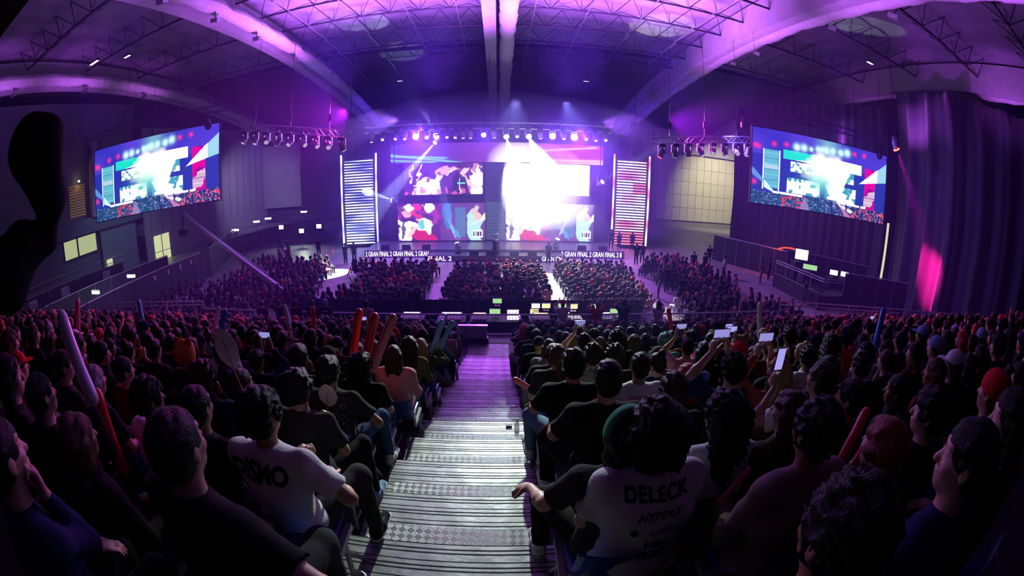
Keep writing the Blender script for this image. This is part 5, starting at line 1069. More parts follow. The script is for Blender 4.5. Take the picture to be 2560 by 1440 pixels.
def decal(b, pose, shirtopt, lod, body, size, x, z, color, tilt=0.0, shear=0.0, bold=0.004, space=1.0, name='back_print', sx=1.0, rz=0.0):
    """print on the back of a shirt: the letters are pressed on to the cloth"""
    me = text_mesh(body, size, 0.0, bold, shear, space); me.transform(Matrix.Diagonal((sx, 1, 1, 1))); me.transform(Matrix.Rotation(tilt, 4, 'Z')); me.transform(RX)
    sh = get('shirt', pose, lod, shirtopt); bm = bmesh.new(); bm.from_mesh(sh); bv = BVHTree.FromBMesh(bm)
    tm = bmesh.new(); tm.from_mesh(me); bmesh.ops.triangulate(tm, faces=tm.faces[:]); 
    for _ in range(3):
        ed = [e for e in tm.edges if e.calc_length() > 0.014]
        if ed: bmesh.ops.subdivide_edges(tm, edges=ed, cuts=1); bmesh.ops.triangulate(tm, faces=tm.faces[:])
    s = SK[pose]['s']; P = SK[pose]['P']; R = Matrix.Rotation(rz, 3, 'Z'); dead = []
    for v in tm.verts:
        h_ = z+v.co.z; o = Vector(P)+Vector(s)*h_+R @ Vector((v.co.x+x, 0, 0)); d = R @ Vector((0, 1, 0)); hit = bv.ray_cast(o-d*0.6, d)
        if hit[0] is None: dead.append(v)
        else: v.co = hit[0]-d*0.0035
    bmesh.ops.delete(tm, geom=dead, context='VERTS'); tm.to_mesh(me); tm.free(); bm.free(); me.materials.clear(); me.materials.append(M_CLOTH[color]); 
    return link(name, me, [c for c in b.children if c.name.startswith('shirt')][0] if b.children else b)
def handpos(b, pose, i, off=0.09):
    sk = SK[pose]; q = Vector(sk['arm%d' % i][2]+sk['hd%d' % i]*off+nrm(sk['hn%d' % i])*0.03); return b.matrix_basis @ q

# ---------------------------------------------------------------- seats
M_SEAT = mat('blue_plastic', (0.02, 0.07, 0.42), 0.35, noise=0.08, nscale=10); M_SEATF = mat('grey_seat_frame', (0.42, 0.42, 0.47), 0.45, 0.3)
def seat_meshes():
    pr = [(0.20, 0.435), (0.17, 0.45), (0.0, 0.435), (-0.12, 0.43), (-0.17, 0.45), (-0.20, 0.52), (-0.225, 0.62), (-0.245, 0.72), (-0.262, 0.74)]
    def shell(a, b):
        G_ = []
        for x in np.linspace(-0.215, 0.215, 9):
            u = abs(x)/0.215; G_.append([(x, y+0.03*u*u, z+0.025*u*u) for y, z in pr[a:b]])
        return MB().grid([[G_[i][j] for i in range(9)] for j in range(len(G_[0]))])
    base = shell(0, 5).mesh('seat_pan', M_SEAT, True); back = shell(4, 9).mesh('seat_back', M_SEAT, True)
    f = MB()
    for sg in (-1, 1): f.box(sg*0.235-0.018, sg*0.235+0.018, -0.20, 0.18, 0.38, 0.42); f.bar((sg*0.235, -0.02, 0.0), (sg*0.235, 0.05, 0.40), 0.018, 5); f.bar((sg*0.235, -0.02, 0.40), (sg*0.235, 0.22, 0.0), 0.018, 5); f.bar((sg*0.235, -0.18, 0.40), (sg*0.235, -0.26, 0.66), 0.018, 5)
    f.box(-0.25, 0.25, -0.04, 0.0, 0.37, 0.41); return base, back, f.mesh('seat_frame', M_SEATF)
SEATM = seat_meshes()
def seat(loc, label, group='blue folding seats of the grandstand', rz=0.0):
    e = empty('stand_seat', loc, rz); tag(e, label, 'seat', group)
    a = link('seat_pan', SEATM[0], e); b = link('seat_back', SEATM[1], e); link('seat_frame', SEATM[2], e)
    for q in (a, b):
        if not q.modifiers: md = q.modifiers.new('t', 'SOLIDIFY'); md.thickness = 0.012
    return e

# ---------------------------------------------------------------- who sits where
SEATX_L, SEATX_R, PITCHX = -1.30, 0.66, 0.50
def seatloc(k, side, n, dx=0.0):
    x = (SEATX_R+PITCHX*n) if side > 0 else (SEATX_L-PITCHX*n); x += dx; return Vector((x, ye(k)-0.40+bend(x), zd(k)))
ROWW = {-3: 'behind the camera row', -2: 'camera row', -1: 'first row', 0: 'second row', 1: 'third row', 2: 'fourth row', 3: 'fifth row', 4: 'sixth row', 5: 'seventh row', 6: 'eighth row', 7: 'ninth row', 8: 'tenth row', 9: 'eleventh row', 10: 'twelfth row', 11: 'thirteenth row', 12: 'fourteenth row', 13: 'fifteenth row', 14: 'sixteenth row', 15: 'front row'}
# the people one can single out: row, where their head is seen, and how they look
H = {}
def hero(name, k, hx, hy, **q): q['k'] = k; q['hp'] = (hx, hy); H[name] = q
hero('green', 0, 1560, 1085, pose='arm_out', shirt='charcoal', pants='black', hair='wavy', hairc='black', hat='headband', hatc='green', shoe='white', skin=2, label='person with a green headband, one bare arm stretched toward the aisle')
hero('deleck', 0, 1640, 1078, pose='lap', shirt='white', sleeve=3, pants='pale denim', hair='shag', hairc='black', shoe='charcoal', skin=2, sc=1.06, label='person in a white jersey with DELECK and sponsor words on the back')
hero('curls', 0, 1815, 1040, pose='lap_left', shirt='white', sleeve=1, hair='curly long', hairc='black', skin=2, label='person with very long black curls in a white top')
hero('beige', -1, 2035, 1065, pose='lap', shirt='beige', sleeve=4, hair='curly', hairc='black', skin=1, label='person in a beige hooded top with thick black hair')
hero('auburn', -1, 2205, 1110, pose='lap', shirt='black', sleeve=1, hair='wavy', hairc='auburn', skin=2, label='person with long wavy auburn hair, lit orange at the tips')
hero('corner', -2, 2090, 1325, pose='lap', shirt='black', hair='curly', hairc='black', skin=1, label='person in black at the lower right corner, only curly hair and ear lit')
hero('navy', -2, 2395, 1125, pose='lap_left', shirt='navy', sleeve=1, hair='short', hairc='black', skin=2, label='person in a navy top looking up toward the stage, near the right edge')
hero('tous', -1, 2325, 1035, pose='lap_left', shirt='black', hair='messy', hairc='black', skin=2, label='person in black with dark tousled hair, behind the red inflatable clappers')
hero('edge', -2, 2525, 1060, pose='lap_left', shirt='black', hair='bob', hairc='black', skin=2, label='person at the right edge with purple-lit chin-length dark hair')
hero('broad', 1, 1518, 948, pose='aisle_left', shirt='black', pants='black', hair='fade', hairc='black', skin=1, shoe='white', sc=1.06, label='broad person in a black t-shirt, short hair, hand on knee at the aisle')
hero('fluffy', 1, 1680, 975, pose='lap', shirt='black', hair='messy', hairc='dark brown', skin=0, label='person in a black t-shirt with fluffy dark hair beside the broad aisle sitter')
hero('jeans', 2, 1435, 912, pose='aisle_left', shirt='black', pants='pale denim', hair='messy', hairc='black', skin=0, shoe='white', sc=1.05, label='person in a black t-shirt and pale jeans, wavy hair, on the aisle')
hero('hyper', 2, 1600, 912, pose='lap', shirt='white', sleeve=3, hair='fade', hairc='black', skin=1, label='person in a white jersey with a dark word across the back')
hero('redhair', 2, 1720, 945, pose='lap_left', shirt='charcoal', hair='bob', hairc='red', skin=2, label='person with bright red hair and a dark shirt printed in red')
hero('pony', 3, 1393, 885, pose='lap', shirt='charcoal', pants='denim', hair='ponytail', hairc='brown', skin=2, label='person with a long brown ponytail in a sleeveless dark top by the aisle')
hero('leaf', 3, 1483, 880, pose='lap', shirt='grey', hair='messy', hairc='dark brown', skin=1, label='person in a grey t-shirt beside the brown ponytail')
hero('bcurl', 3, 1540, 885, pose='lap', shirt='black', hair='curly', hairc='dark brown', skin=2, label='person with short brown curls between the grey shirt and the white jersey')
hero('loose', 1, 1832, 905, pose='phone', shirt='navy', hair='curly', hairc='black', skin=2, label='person with loose black curls holding a phone beside the red-haired person')
hero('blond', 1, 1945, 930, pose='phone', shirt='rust', sleeve=1, hair='wavy', hairc='blond', skin=2, label='person with long blond hair in a rust sweater, phone raised')
hero('brownwave', 0, 1975, 1025, pose='lap_left', shirt='olive', hair='wavy', hairc='brown', skin=2, label='person with wavy brown hair holding a blue inflatable clapper')
hero('shaved', 0, 2050, 950, pose='stick_left', shirt='white', hair='fade', hairc='dark brown', skin=1, label='person with shaved sides holding up a bright phone')
hero('glasses', 0, 2125, 992, pose='lap_left', shirt='black', hair='short', hairc='black', skin=2, label='person in black with ear and cheek lit, behind the auburn hair')
hero('knit', 4, 1645, 905, pose='lap', shirt='beige', sleeve=2, hair='bald', hat='beanie', hatc='olive', skin=1, label='person in a beige hooded jacket with a dark knitted cap')
hero('wig', 5, 1665, 850, pose='lap', shirt='green', hair='afro', hairc='green', skin=2, label='person with a round pale green wig')
hero('pinkt', 4, 1717, 862, pose='phone', shirt='pink', hair='short', hairc='black', skin=1, label='person in a pale pink t-shirt lifting both hands with a phone')
hero('darkhood', 3, 1757, 875, pose='lap', shirt='black', sleeve=2, hair='long', hairc='black', skin=1, label='person in black with long straight dark hair behind the red hair')
hero('creamhat', 4, 1845, 868, pose='lap', shirt='beige', hair='bald', hat='plush', hatc='beige', skin=2, label='person wearing a cream plush animal hat')
hero('pinkhat', 6, 2020, 850, pose='lap', shirt='pink', hair='short', hat='plush', hatc='pink', skin=2, label='person wearing a pink plush animal hat')
hero('orangehat', 5, 2100, 865, pose='lap', shirt='maroon', hair='short', hat='plush', hatc='orange', skin=2, label='person wearing an orange plush animal hat on the right side')
hero('crop', -1, 450, 1120, pose='slump', shirt='black', pants='charcoal', hair='fade', hairc='black', skin=2, shoe='black', sc=1.08, label='person in a black t-shirt leaning on the aisle armrest, cropped hair')
hero('dismo', 0, 655, 1030, pose='aisle_right', shirt='white', pants='charcoal', hair='curly', hairc='black', skin=1, shoe='black', sc=1.04, label='person in a white t-shirt printed DISMO in black capitals')
hero('fanup', 0, 495, 1020, pose='stick', shirt='black', hair='short', hairc='black', skin=1, label='person in black with a lit wristband holding up a paper fan')
hero('hem', 0, 372, 1000, pose='lap_right', shirt='white', hair='curly', hairc='black', skin=1, label='person in a pale jersey with short curls, left of the paper fan')
hero('trainers', 1, 745, 975, pose='fan_low', shirt='charcoal', pants='black', hair='curly', hairc='black', skin=1, shoe='light blue', label='person in blue and white trainers holding a paper fan low')
hero('number', 2, 820, 930, pose='aisle_right', shirt='charcoal', pants='denim', hair='messy', hairc='black', skin=1, shoe='white', sc=1.04, label='person in a dark t-shirt with a large pale number and vertical characters')
hero('oval', 3, 905, 920, pose='lap_right', shirt='black', pants='denim', hair='curly long', hairc='black', skin=2, shoe='black', label='person with big black hair, black shirt with a red oval print')
hero('longpink', 4, 985, 893, pose='lap', shirt='pink', sleeve=1, pants='grey', hair='long', hairc='dark brown', skin=2, shoe='white', label='person with long straight dark hair in a pale pink top')
hero('bushy', 5, 1022, 868, pose='lap', shirt='olive', sleeve=1, pants='black', hair='curly long', hairc='black', skin=2, label='person in a dark coat with bushy shoulder-length hair')
hero('lightbrown', 6, 1052, 872, pose='stick', shirt='olive', sleeve=1, hair='wavy', hairc='blond', skin=2, label='person with light brown hair holding two light blue clappers')
hero('pinkword', 9, 1110, 830, pose='lap', shirt='pink', pants='black', hair='short', hairc='black', skin=1, label='person in a pink t-shirt with a short dark word on the back')
hero('whitestick', -1, 105, 985, pose='stick', shirt='black', sleeve=1, hair='short', hairc='black', skin=2, label='person in black holding a long white inflatable clapper')
hero('redcap', 0, 35, 945, pose='lap_right', shirt='white', hair='short', hairc='black', hat='cap', hatc='red', skin=2, label='person in a red baseball cap at the left edge')
hero('darkred', 1, 310, 930, pose='lap_right', shirt='dark red', hair='short', hairc='black', skin=2, label='person in a dark red top with short black hair on the left side')
hero('orangeplush', 2, 465, 888, pose='lap', shirt='charcoal', hair='short', hat='plush', hatc='orange', skin=1, label='person wearing an orange plush hat on the left side')
hero('tanplush', 4, 742, 885, pose='lap', shirt='black', hair='short', hat='plush', hatc='beige', skin=1, label='person wearing a tan plush hat near the aisle on the left')
hero('glow', 3, 640, 905, pose='phone', shirt='navy', sleeve=1, hair='short', hairc='black', skin=1, label='person in a purple-lit jacket holding up a glowing phone')
hero('navyknit', 2, 560, 885, pose='lap', shirt='navy', sleeve=2, hair='short', hat='beanie', hatc='navy', skin=1, label='person in a navy knitted cap left of the glowing phone')
hero('handlap', -2, 20, 1130, pose='chin', shirt='navy', sleeve=1, hair='short', hairc='black', skin=2, label='person in a navy jacket at the lower left edge, one hand lit pink')
def place_hero(q):
    """where the seat must stand for the head to be where it is seen"""
    k = q['k']; hx, hy = q['hp']; sc = q.get('sc', 1.0); Hh = Vector(SK[q['pose']]['H'])*sc; z = zd(k)+Hh.z; best = None
    for dy in (np.linspace(-0.22, 0.22, 12) if k > -2 else np.linspace(-0.55, 0.35, 19)):
        y0 = ye(k)-0.40+dy
        for x in np.linspace(-6, 6, 481):
            u, v = pix((x+Hh.x, y0+bend(x)+Hh.y, z)); e = (u-hx)**2+(v-hy)**2+3500*dy*dy
            if best is None or e < best[0]: best = (e, x, y0+bend(x), u, v)
    return best
HPOS = {}
for nm, q in H.items():
    e, x, y, u, v = place_hero(q); HPOS[nm] = Vector((x, y, zd(q['k'])))
    print('hero', nm, 'k', q['k'], 'x %.2f' % x, 'err', round(u-q['hp'][0]), round(v-q['hp'][1]))
# crowd
PPOOL = ['lap', 'lap_left', 'lap_right', 'forward', 'chin', 'phone', 'stick', 'clap', 'lap', 'lap_left', 'lap_right', 'forward', 'chin', 'lap', 'lap_left', 'lap_right', 'chin', 'lap']
HPOOL = ['short', 'short', 'curly', 'messy', 'long', 'ponytail', 'bob', 'wavy', 'fade', 'afro', 'curly long', 'bun']
HW = {'short': 'short', 'curly': 'curly', 'messy': 'tousled', 'long': 'long straight', 'ponytail': 'tied-back', 'bob': 'chin-length', 'wavy': 'long wavy', 'fade': 'close-cropped', 'afro': 'big round', 'curly long': 'long curly', 'bun': 'bunned'}
SPOOL = ['black']*9+['charcoal']*4+['navy']*3+['white']*3+['grey']*2+['dark red', 'maroon', 'beige', 'olive', 'pink', 'red', 'green']
slots = []
def clear_of_heroes(k, x):
    return all(abs(p.x-x) > 0.40 for nm, p in HPOS.items() if H[nm]['k'] == k)
for k in range(KMIN, KMAX):
    for side in (-1, 1):
        for n in range(0, 82):
            L_ = seatloc(k, side, n); hd = L_+Vector((0, 0.14, 1.2)); d = (hd-CAMLOC).length
            if k <= -2 and n < 3: continue
            if not clear_of_heroes(k, L_.x): continue
            px, py = pix(hd)
            if d < 1.3 or not (-60 < px < 2620 and 0 < py < 1500) or abs(L_.x) > 41: continue
            if (hd-CAMLOC).dot(CF) < -0.2*d: continue
            if k < 0 and 480 < px < 1950 and py > 1090: continue
            if k < 0 and py > 1180: continue
            slots.append((d, k, side, n))
slots.sort()
N_IND = 230
rr = random.Random(11); PEOPLE = []; PMAP = {}
def add_person(b, pose, key, d, lab): tag(b, lab, 'person', 'seated spectators in the grandstand'); PEOPLE.append((b, pose, key, d)); PMAP[key] = (b, pose)
for nm, q0 in H.items():
    q = dict(q0); loc = HPOS[nm]; lab = q.pop('label'); q.pop('k'); q.pop('hp'); pose = q.pop('pose'); sc = q.pop('sc', 1.0); q.setdefault('hair', 'short'); d = (loc+Vector((0, 0.14, 1.2))-CAMLOC).length
    add_person(person(loc, pose, lod=0 if d < 4.6 else 1, scale=sc, **q), pose, nm, d, lab)
for d, k, side, n in slots[:N_IND]:
    loc = seatloc(k, side, n); lod = 0 if d < 4.2 else 1
    hair = rr.choice(HPOOL); hc = rr.choices(['black', 'dark brown', 'brown', 'blond', 'red', 'grey'], [10, 6, 3, 1, 0.5, 0.3])[0]; sh = rr.choice(SPOOL); pose = rr.choice(PPOOL); sl = rr.choice([0, 0, 1, 2, 0, 1]); hat = rr.choices([None, 'cap', 'beanie'], [16, 1, 1])[0]; hatc = rr.choice(['black', 'navy', 'white', 'red', 'light blue'])
    if k <= 1 and side < 0: pose = rr.choice(['lap_right', 'lap', 'chin', 'lap_right'])
    if k <= 1 and side > 0: pose = rr.choice(['lap_left', 'lap', 'lap_left', 'chin'])
    if k <= 1: sh = rr.choice(['black', 'black', 'charcoal', 'navy', 'maroon'])
    if n == 0: pose = rr.choice(['aisle_left', 'lap'] if side > 0 else ['aisle_right', 'lap'])
    if hat: hair = rr.choice(['short', 'short', 'bob'])
    loc += Vector((rr.uniform(-0.05, 0.05), rr.uniform(-0.03, 0.05), 0)); sk_ = rr.randrange(4)
    rz = math.atan2(loc.x, 46)*0.8+rr.uniform(-0.12, 0.12)   # the wings turn toward the stage
    b = person(loc, pose, sh, sl, rr.choice(['black', 'denim', 'charcoal', 'grey', 'navy']), hair, hc, sk_, lod, rz, rr.uniform(0.94, 1.06), 'white', hat, hatc, shoes=(d < 7 and n == 0) or d < 2.5)
    it = {0: 't-shirt', 1: 'long-sleeved top', 2: 'hooded top'}[sl]; sd = 'left' if side < 0 else 'right'
    if hat: lab = 'person in %s %s and %s %s, seat %d %s of stairs, %s' % (sh, it, hatc, 'cap' if hat == 'cap' else 'beanie', n+1, sd, ROWW[k])
    else: lab = 'person with %s %s hair, %s %s, seat %d %s of stairs, %s' % (HW[hair], hc, sh, it, n+1, sd, ROWW[k])
    if len(lab.split()) > 16: lab = lab.replace('long-sleeved top', 'sweater').replace('hooded top', 'hoodie').replace('long straight', 'straight').replace('long wavy', 'wavy').replace('long curly', 'curly').replace('person with ', 'person, ')
    if len(lab.split()) > 16: lab = lab.replace('dark brown', 'brown')
    add_person(b, pose, (k, side, n), d, lab)
bpy.context.view_layer.update()
# ---------------------------------------------------------------- prints on shirts
def lod_of(key): return 0 if [d for q, p_, kk, d in PEOPLE if kk == key][0] < 4.6 else 1
b, pose = PMAP['deleck']
decal(b, pose, 3, 0, 'DELECK', 0.070, 0.0, 0.455, 'black', 0.04, 0, 0.003, 1.1)
decal(b, pose, 3, 0, 'HYPERX', 0.050, 0.01, 0.375, 'charcoal', 0.04, 0.4, 0.001, 1.05)
decal(b, pose, 3, 0, '\u2666 OMEN', 0.048, 0.01, 0.295, 'charcoal', 0.03, 0, 0.0, 1.3)
decal(b, pose, 3, 0, 'VISA', 0.062, 0.02, 0.215, 'black', 0.03, 0.35, 0.003, 1.0)
decal(b, pose, 3, 0, 'FURY', 0.055, 0.02, 0.135, 'black', 0.03, 0.45, 0.003, 1.0)
b, pose = PMAP['dismo']; decal(b, pose, 0, 0, 'DISMO', 0.125, -0.03, 0.42, 'black', 0.0, 0, 0.006, 1.0, sx=0.85)
b, pose = PMAP['number']; decal(b, pose, 0, 0, '7500', 0.13, -0.03, 0.34, 'grey', 0, 0, -0.002, 1.0)
M_CLOTH['print'] = mat('print_grey', (0.45, 0.45, 0.5), 0.8)
for i, ch in enumerate('ワンピース'): 
    try: decal(b, pose, 0, 0, ch if ch != 'ー' else '|', 0.055, 0.125, 0.42-i*0.07, 'print', 0, 0, 0.0)
    except Exception as ex: pass
b, pose = PMAP['hyper']; decal(b, pose, 3, lod_of('hyper'), '\u25a0', 0.26, 0, 0.34, 'pink', 0, 0, 0, 1.0, sx=1.2); decal(b, pose, 3, lod_of('hyper'), 'HYPERX', 0.055, 0, 0.26, 'black', 0, 0.35, 0.002)
b, pose = PMAP['redhair']; decal(b, pose, 0, lod_of('redhair'), 'cruditt', 0.07, 0, 0.22, 'red', 0, 0, 0.002)
b, pose = PMAP['oval']; decal(b, pose, 0, lod_of('oval'), '\u25cf', 0.16, 0.05, 0.22, 'red', 0, 0, 0, 1.0, sx=1.7)
b, pose = PMAP['pinkword']; decal(b, pose, 0, 1, 'ZUKX', 0.06, 0, 0.33, 'black', 0, 0, 0.002)

# ---------------------------------------------------------------- things people hold
def stick_mesh(name, L, r, m):
    pr = [(0.006, -L/2), (r*0.7, -L/2+0.012), (r, -L/2+0.05)]+[(r*(1+0.02*math.sin(i*1.9)), -L/2+0.05+(L-0.1)*i/8) for i in range(1, 8)]+[(r, L/2-0.05), (r*0.75, L/2-0.014), (0.01, L/2)]
    mb = MB().lathe(pr, 14); return mb.mesh(name, m, True)
def plastic(n, c): return mat('film_'+n, c, 0.22, noise=0.06, nscale=9, spec=0.6)
STK = {n: stick_mesh('clapper_'+n, 0.62, 0.046, plastic(n, c)) for n, c in (('white', (0.75, 0.72, 0.85)), ('red', (0.80, 0.03, 0.05)), ('blue', (0.03, 0.22, 0.75)), ('light blue', (0.20, 0.50, 0.85)), ('pink', (0.85, 0.20, 0.28)))}
def clapper(key, col, ang, label, hand_i=1, off=0.20, sc=1.0, dx=0.0, dz=0.0):
    if key not in PMAP: return
    b, pose = PMAP[key]; P = handpos(b, pose, hand_i); P += Vector((dx, 0, dz)); d = Vector((math.sin(ang), 0.25, math.cos(ang))).normalized()
    o = link('inflatable_clapper', STK[col]); o.location = P+d*off*sc; o.rotation_mode = 'QUATERNION'; o.rotation_quaternion = d.to_track_quat('Z', 'Y'); o.scale = (sc,)*3
    tag(o, label, 'inflatable clapper', 'inflatable clappers held by spectators')
clapper('whitestick', 'white', -0.75, 'long white inflatable clapper slanting left, held by the person in black', 1, 0.22, 1.0)
clapper('whitestick', 'red', -0.25, 'dark red inflatable clapper beside the long white one', 0, 0.15, 0.9, 0.25, 0.1)
clapper('oval', 'red', 0.25, 'red clapper leaning right, left one of the pair by the big black hair', 0, 0.42, 1.1, -0.10, 0.25)
clapper('oval', 'pink', 0.42, 'red clapper, right one of the pair by the big black hair', 0, 0.42, 1.1, -0.02, 0.28)
clapper('lightbrown', 'light blue', 0.35, 'light blue clapper, left one of a pair near the aisle', 1, 0.1, 0.95, 0.0)
clapper('lightbrown', 'light blue', 0.45, 'light blue clapper, right one of a pair near the aisle', 1, 0.1, 0.95, 0.13)
clapper('pony', 'pink', -1.05, 'pink clapper pointing out over the stairs from the right side', 0, 0.2, 0.8, 0.0, -0.05)
clapper('brownwave', 'blue', 0.3, 'bright blue clapper held low beside the beige hooded top', 0, 0.1, 0.95, -0.12, 0.02)
clapper('beige', 'pink', 0.8, 'pink clapper end sticking out over the beige shoulder', 0, 0.05, 0.4, 0.02, 0.1)
clapper('fluffy', 'blue', 0.95, 'blue clapper behind the white jersey, pointing right', 1, 0.25, 0.95, 0, 0.2)
clapper('tous', 'red', 0.6, 'red clapper, left one of the pair behind the auburn hair', 0, 0.12, 0.7, -0.12, 0.22)
clapper('tous', 'red', 0.9, 'red clapper, right one of the pair behind the auburn hair', 0, 0.12, 0.65, 0.05, 0.18)
rr = random.Random(5); cnt = 0
for b, pose, key, d in PEOPLE:
    if pose in ('stick', 'stick_left') and key not in H:
        k, s, n = key
        i = 1 if pose == 'stick' else 0; cnt += 1; col = rr.choices(['white', 'red', 'blue', 'light blue', 'pink'], [6, 3, 2, 1, 1] if s < 0 else [3, 5, 3, 1, 1])[0]
        clapper((k, s, n), col, rr.uniform(-0.4, 0.4), '%s inflatable clapper raised %s of the stairs, %s, seat %d' % (col, 'left' if s < 0 else 'right', ROWW[k], n+1), i, 0.2)
# red pair and tall ones further down
for key, col, a, l in (((10, -1, 1), 'red', 0.1, 'tall red clapper standing out against the mixing desks'), ((9, -1, 6), 'white', 0.02, 'tall white clapper left of the mixing desks, left one of two'), ((9, -1, 7), 'white', -0.03, 'tall white clapper left of the mixing desks, right one of two')):
    if key in PMAP: clapper(key, col, a, l, 1, 0.3, 1.25, 0, 0.75)
# paper fans
def fan(key, label, ang, hi, dz=0.0):
    b, pose = PMAP[key]; P = handpos(b, pose, hi)+Vector((0, 0, dz)); e = empty('paper_fan', P); tag(e, label, 'paper fan'); pr = []
    for a in np.linspace(0, 2*PI, 40, endpoint=False):
        r = 0.10*(1+0.08*math.cos(2*a)+0.035*math.sin(4*a+0.6)); pr.append((r*0.88*math.cos(a), 0, 0.36+r*1.25*math.sin(a)))
    m = MB(); v = [(x, -0.0015, z) for x, y, z in pr]+[(x, 0.0015, z) for x, y, z in pr]; n = 40
    m.add(v, [tuple(range(n)), tuple(range(2*n-1, n-1, -1))]+[(i, n+i, n+(i+1) % n, (i+1) % n) for i in range(n)]); m.obj('fan_leaf', mat('fan_card', (0.88, 0.76, 0.92), 0.8), e)
    MB().bar((0, -0.005, -0.10), (0, -0.005, 0.42), 0.004, 6).obj('fan_stick', mat('fan_wood', (0.55, 0.30, 0.22), 0.6), e); e.rotation_euler = (0.05, ang, -0.1); return e
fan('fanup', 'large pale paper fan on a thin stick raised above the seated rows', -0.18, 1, -0.06)
f2 = fan('trainers', 'pale paper fan held low near the blue and white trainers', 0.25, 1, -0.12); f2.scale = (0.8,)*3
# phones
M_PH = mat('phone_black', (0.02, 0.02, 0.025), 0.25)
def phone(key, label, wide=True, st=1.2, c=(0.42, 0.38, 0.95)):
    b, pose = PMAP[key]; a = handpos(b, pose, 0, 0.08); d = handpos(b, pose, 1, 0.08) if pose == 'phone' else a; P = (a+d)/2+Vector((0, 0.01, 0.03)); W, Hh = (0.155, 0.075) if wide else (0.075, 0.155)
    o = MB().box(-W/2, W/2, -0.004, 0.004, 0, Hh).obj('phone', M_PH); o.location = P; MB().box(-W/2+0.004, W/2-0.004, -0.0055, -0.004, 0.004, Hh-0.004).obj('phone_screen', emis('phone_glow_%g' % st, c, st), o); tag(o, label, 'phone', 'phones raised by spectators')
ph = 0
for b, pose, key, d in PEOPLE:
    if pose == 'phone' and key in H: phone(key, 'phone held up by the '+' '.join(H[key]['label'].replace('person ', 'one ', 1).split()[:9]), True, 0.7)
    elif pose == 'phone':
        k, s, n = key; phone((k, s, n), 'phone raised in both hands %s of the stairs, %s, seat %d' % ('left' if s < 0 else 'right', ROWW[k], n+1), True, 0.9 if (k+n) % 2 else 0.5)
phone('shaved', 'upright phone held in one raised hand by the person with shaved sides', False, 0.9)
# wristband
b, pose = PMAP['fanup']; sk = SK[pose]; W = Vector(sk['arm1'][2]); E_ = Vector(sk['arm1'][1]); m = MB().bar(W-(W-E_)*0.12, W-(W-E_)*0.25, 0.034, 14); m.obj('wristband', emis('band_glow', (0.1, 0.35, 1.0), 3), b, label='glowing blue wristband')
# bottle on the steps
o = MB().lathe([(0.03, 0), (0.034, 0.01), (0.034, 0.14), (0.013, 0.18), (0.013, 0.20)], 12).obj('water_bottle', mat('clear_plastic', (0.75, 0.8, 0.85), 0.1, alpha=0.6), None, True); o.location = (0.24, ye(4)-0.25, zd(4)); MB().lathe([(0.016, 0.198), (0.016, 0.222)], 10).obj('bottle_cap', M_CLOTH['white'], o); tag(o, 'small water bottle standing on the right edge of the stairs', 'bottle')
o = MB().box(-0.04, 0.04, -0.03, 0.03, 0, 0.02).obj('phone_case', M_PH); o.location = (0.14, ye(4)-0.1, zd(4)); tag(o, 'small dark case lying on the stairs in front of the water bottle', 'case')
# bag on the left
F = Field((-0.3, -0.25, -0.02), (0.3, 0.25, 0.35), 0.012); F.ell((0, 0, 0.13), (0.22, 0.14, 0.13), 0.02); F.cone((-0.05, 0, 0.2), (0.02, 0, 0.3), 0.08, 0.03, 0.05); F.wob(0.012, 30); F.wob(0.006, 75); F.half((0, 0, 0.0), (0, 0, -1)); v, f = F.mesh()
o = link('plastic_bag', np_mesh('plastic_bag', v, f, mat('crinkled_film', (0.28, 0.20, 0.34), 0.18, spec=0.8))); o.location = (-1.98, ye(-1)-0.06, zd(-1)); tag(o, 'crumpled shiny plastic bag in front of the left front seats', 'bag')

# ---------------------------------------------------------------- seats under the nearest people
for b, pose, key, d in PEOPLE:
    if key in H: st_ = seat(b.location, 'blue folding seat under the '+' '.join(H[key]['label'].replace('person ', 'one ', 1).split()[:10]).strip(',').strip()); st_.scale = (1, 1, 0.60 if key == 'deleck' else 1)
    elif d < 6.2 or (key[2] == 0 and key[0] < 12):
        k, s, n = key; seat(b.location, 'blue folding seat %s of the stairs, %s, seat %d from the aisle' % ('left' if s < 0 else 'right', ROWW[k], n+1))
# ---------------------------------------------------------------- standing people
def stander(loc, pose, label, rz=0.0, group=None, **q):
    b = person(loc, pose, lod=1, rz=rz, **q); tag(b, label, 'person', group); PMAP[label] = (b, pose); return b
KL = zd(15)
b = stander((-6.75, YR-0.75, KL+0.0), 'stand', 'standing person in a black jersey printed RICK VERA, left of the mixing desks', 0.1, shirt='black', hair='short', hairc='dark brown'); decal(b, 'stand', 0, 1, 'RICK', 0.075, 0, 0.40, 'white', 0, 0, 0.004); decal(b, 'stand', 0, 1, 'VERA', 0.075, 0, 0.32, 'white', 0, 0, 0.004)
b = stander((-6.25, YR-0.7, KL+0.0), 'stand', 'standing person in a blue printed cap and black jersey beside the RICK VERA one', -0.1, shirt='black', hair='short', hat='beanie', hatc='light blue'); decal(b, 'stand', 0, 1, 'TOLSORE', 0.06, 0, 0.38, 'white', 0, 0, 0.003)
stander((-7.4, YR-0.9, KL), 'stand', 'standing person with big curly hair in black, left of the two printed jerseys', 0, shirt='black', hair='afro', hairc='dark brown')
stander((-8.2, YR-0.8, KL), 'stand_wave', 'standing person in black with one bare arm raised', 0.2, shirt='black', hair='short', hairc='dark brown')
stander((-8.9, YR-1.0, KL), 'stand', 'standing person with curly brown hair in charcoal by the left barrier', 0, shirt='charcoal', hair='curly', hairc='brown')
stander((-4.6, YR-0.8, KL), 'stand', 'standing person in a pale pink t-shirt left of the stair foot', 0, shirt='pink', hair='curly', hairc='black')
stander((2.2, YR-0.6, KL), 'stand_up', 'standing person in a white shirt and red cap filming, right of the stair foot', 0, shirt='white', hair='short', hat='cap', hatc='red')
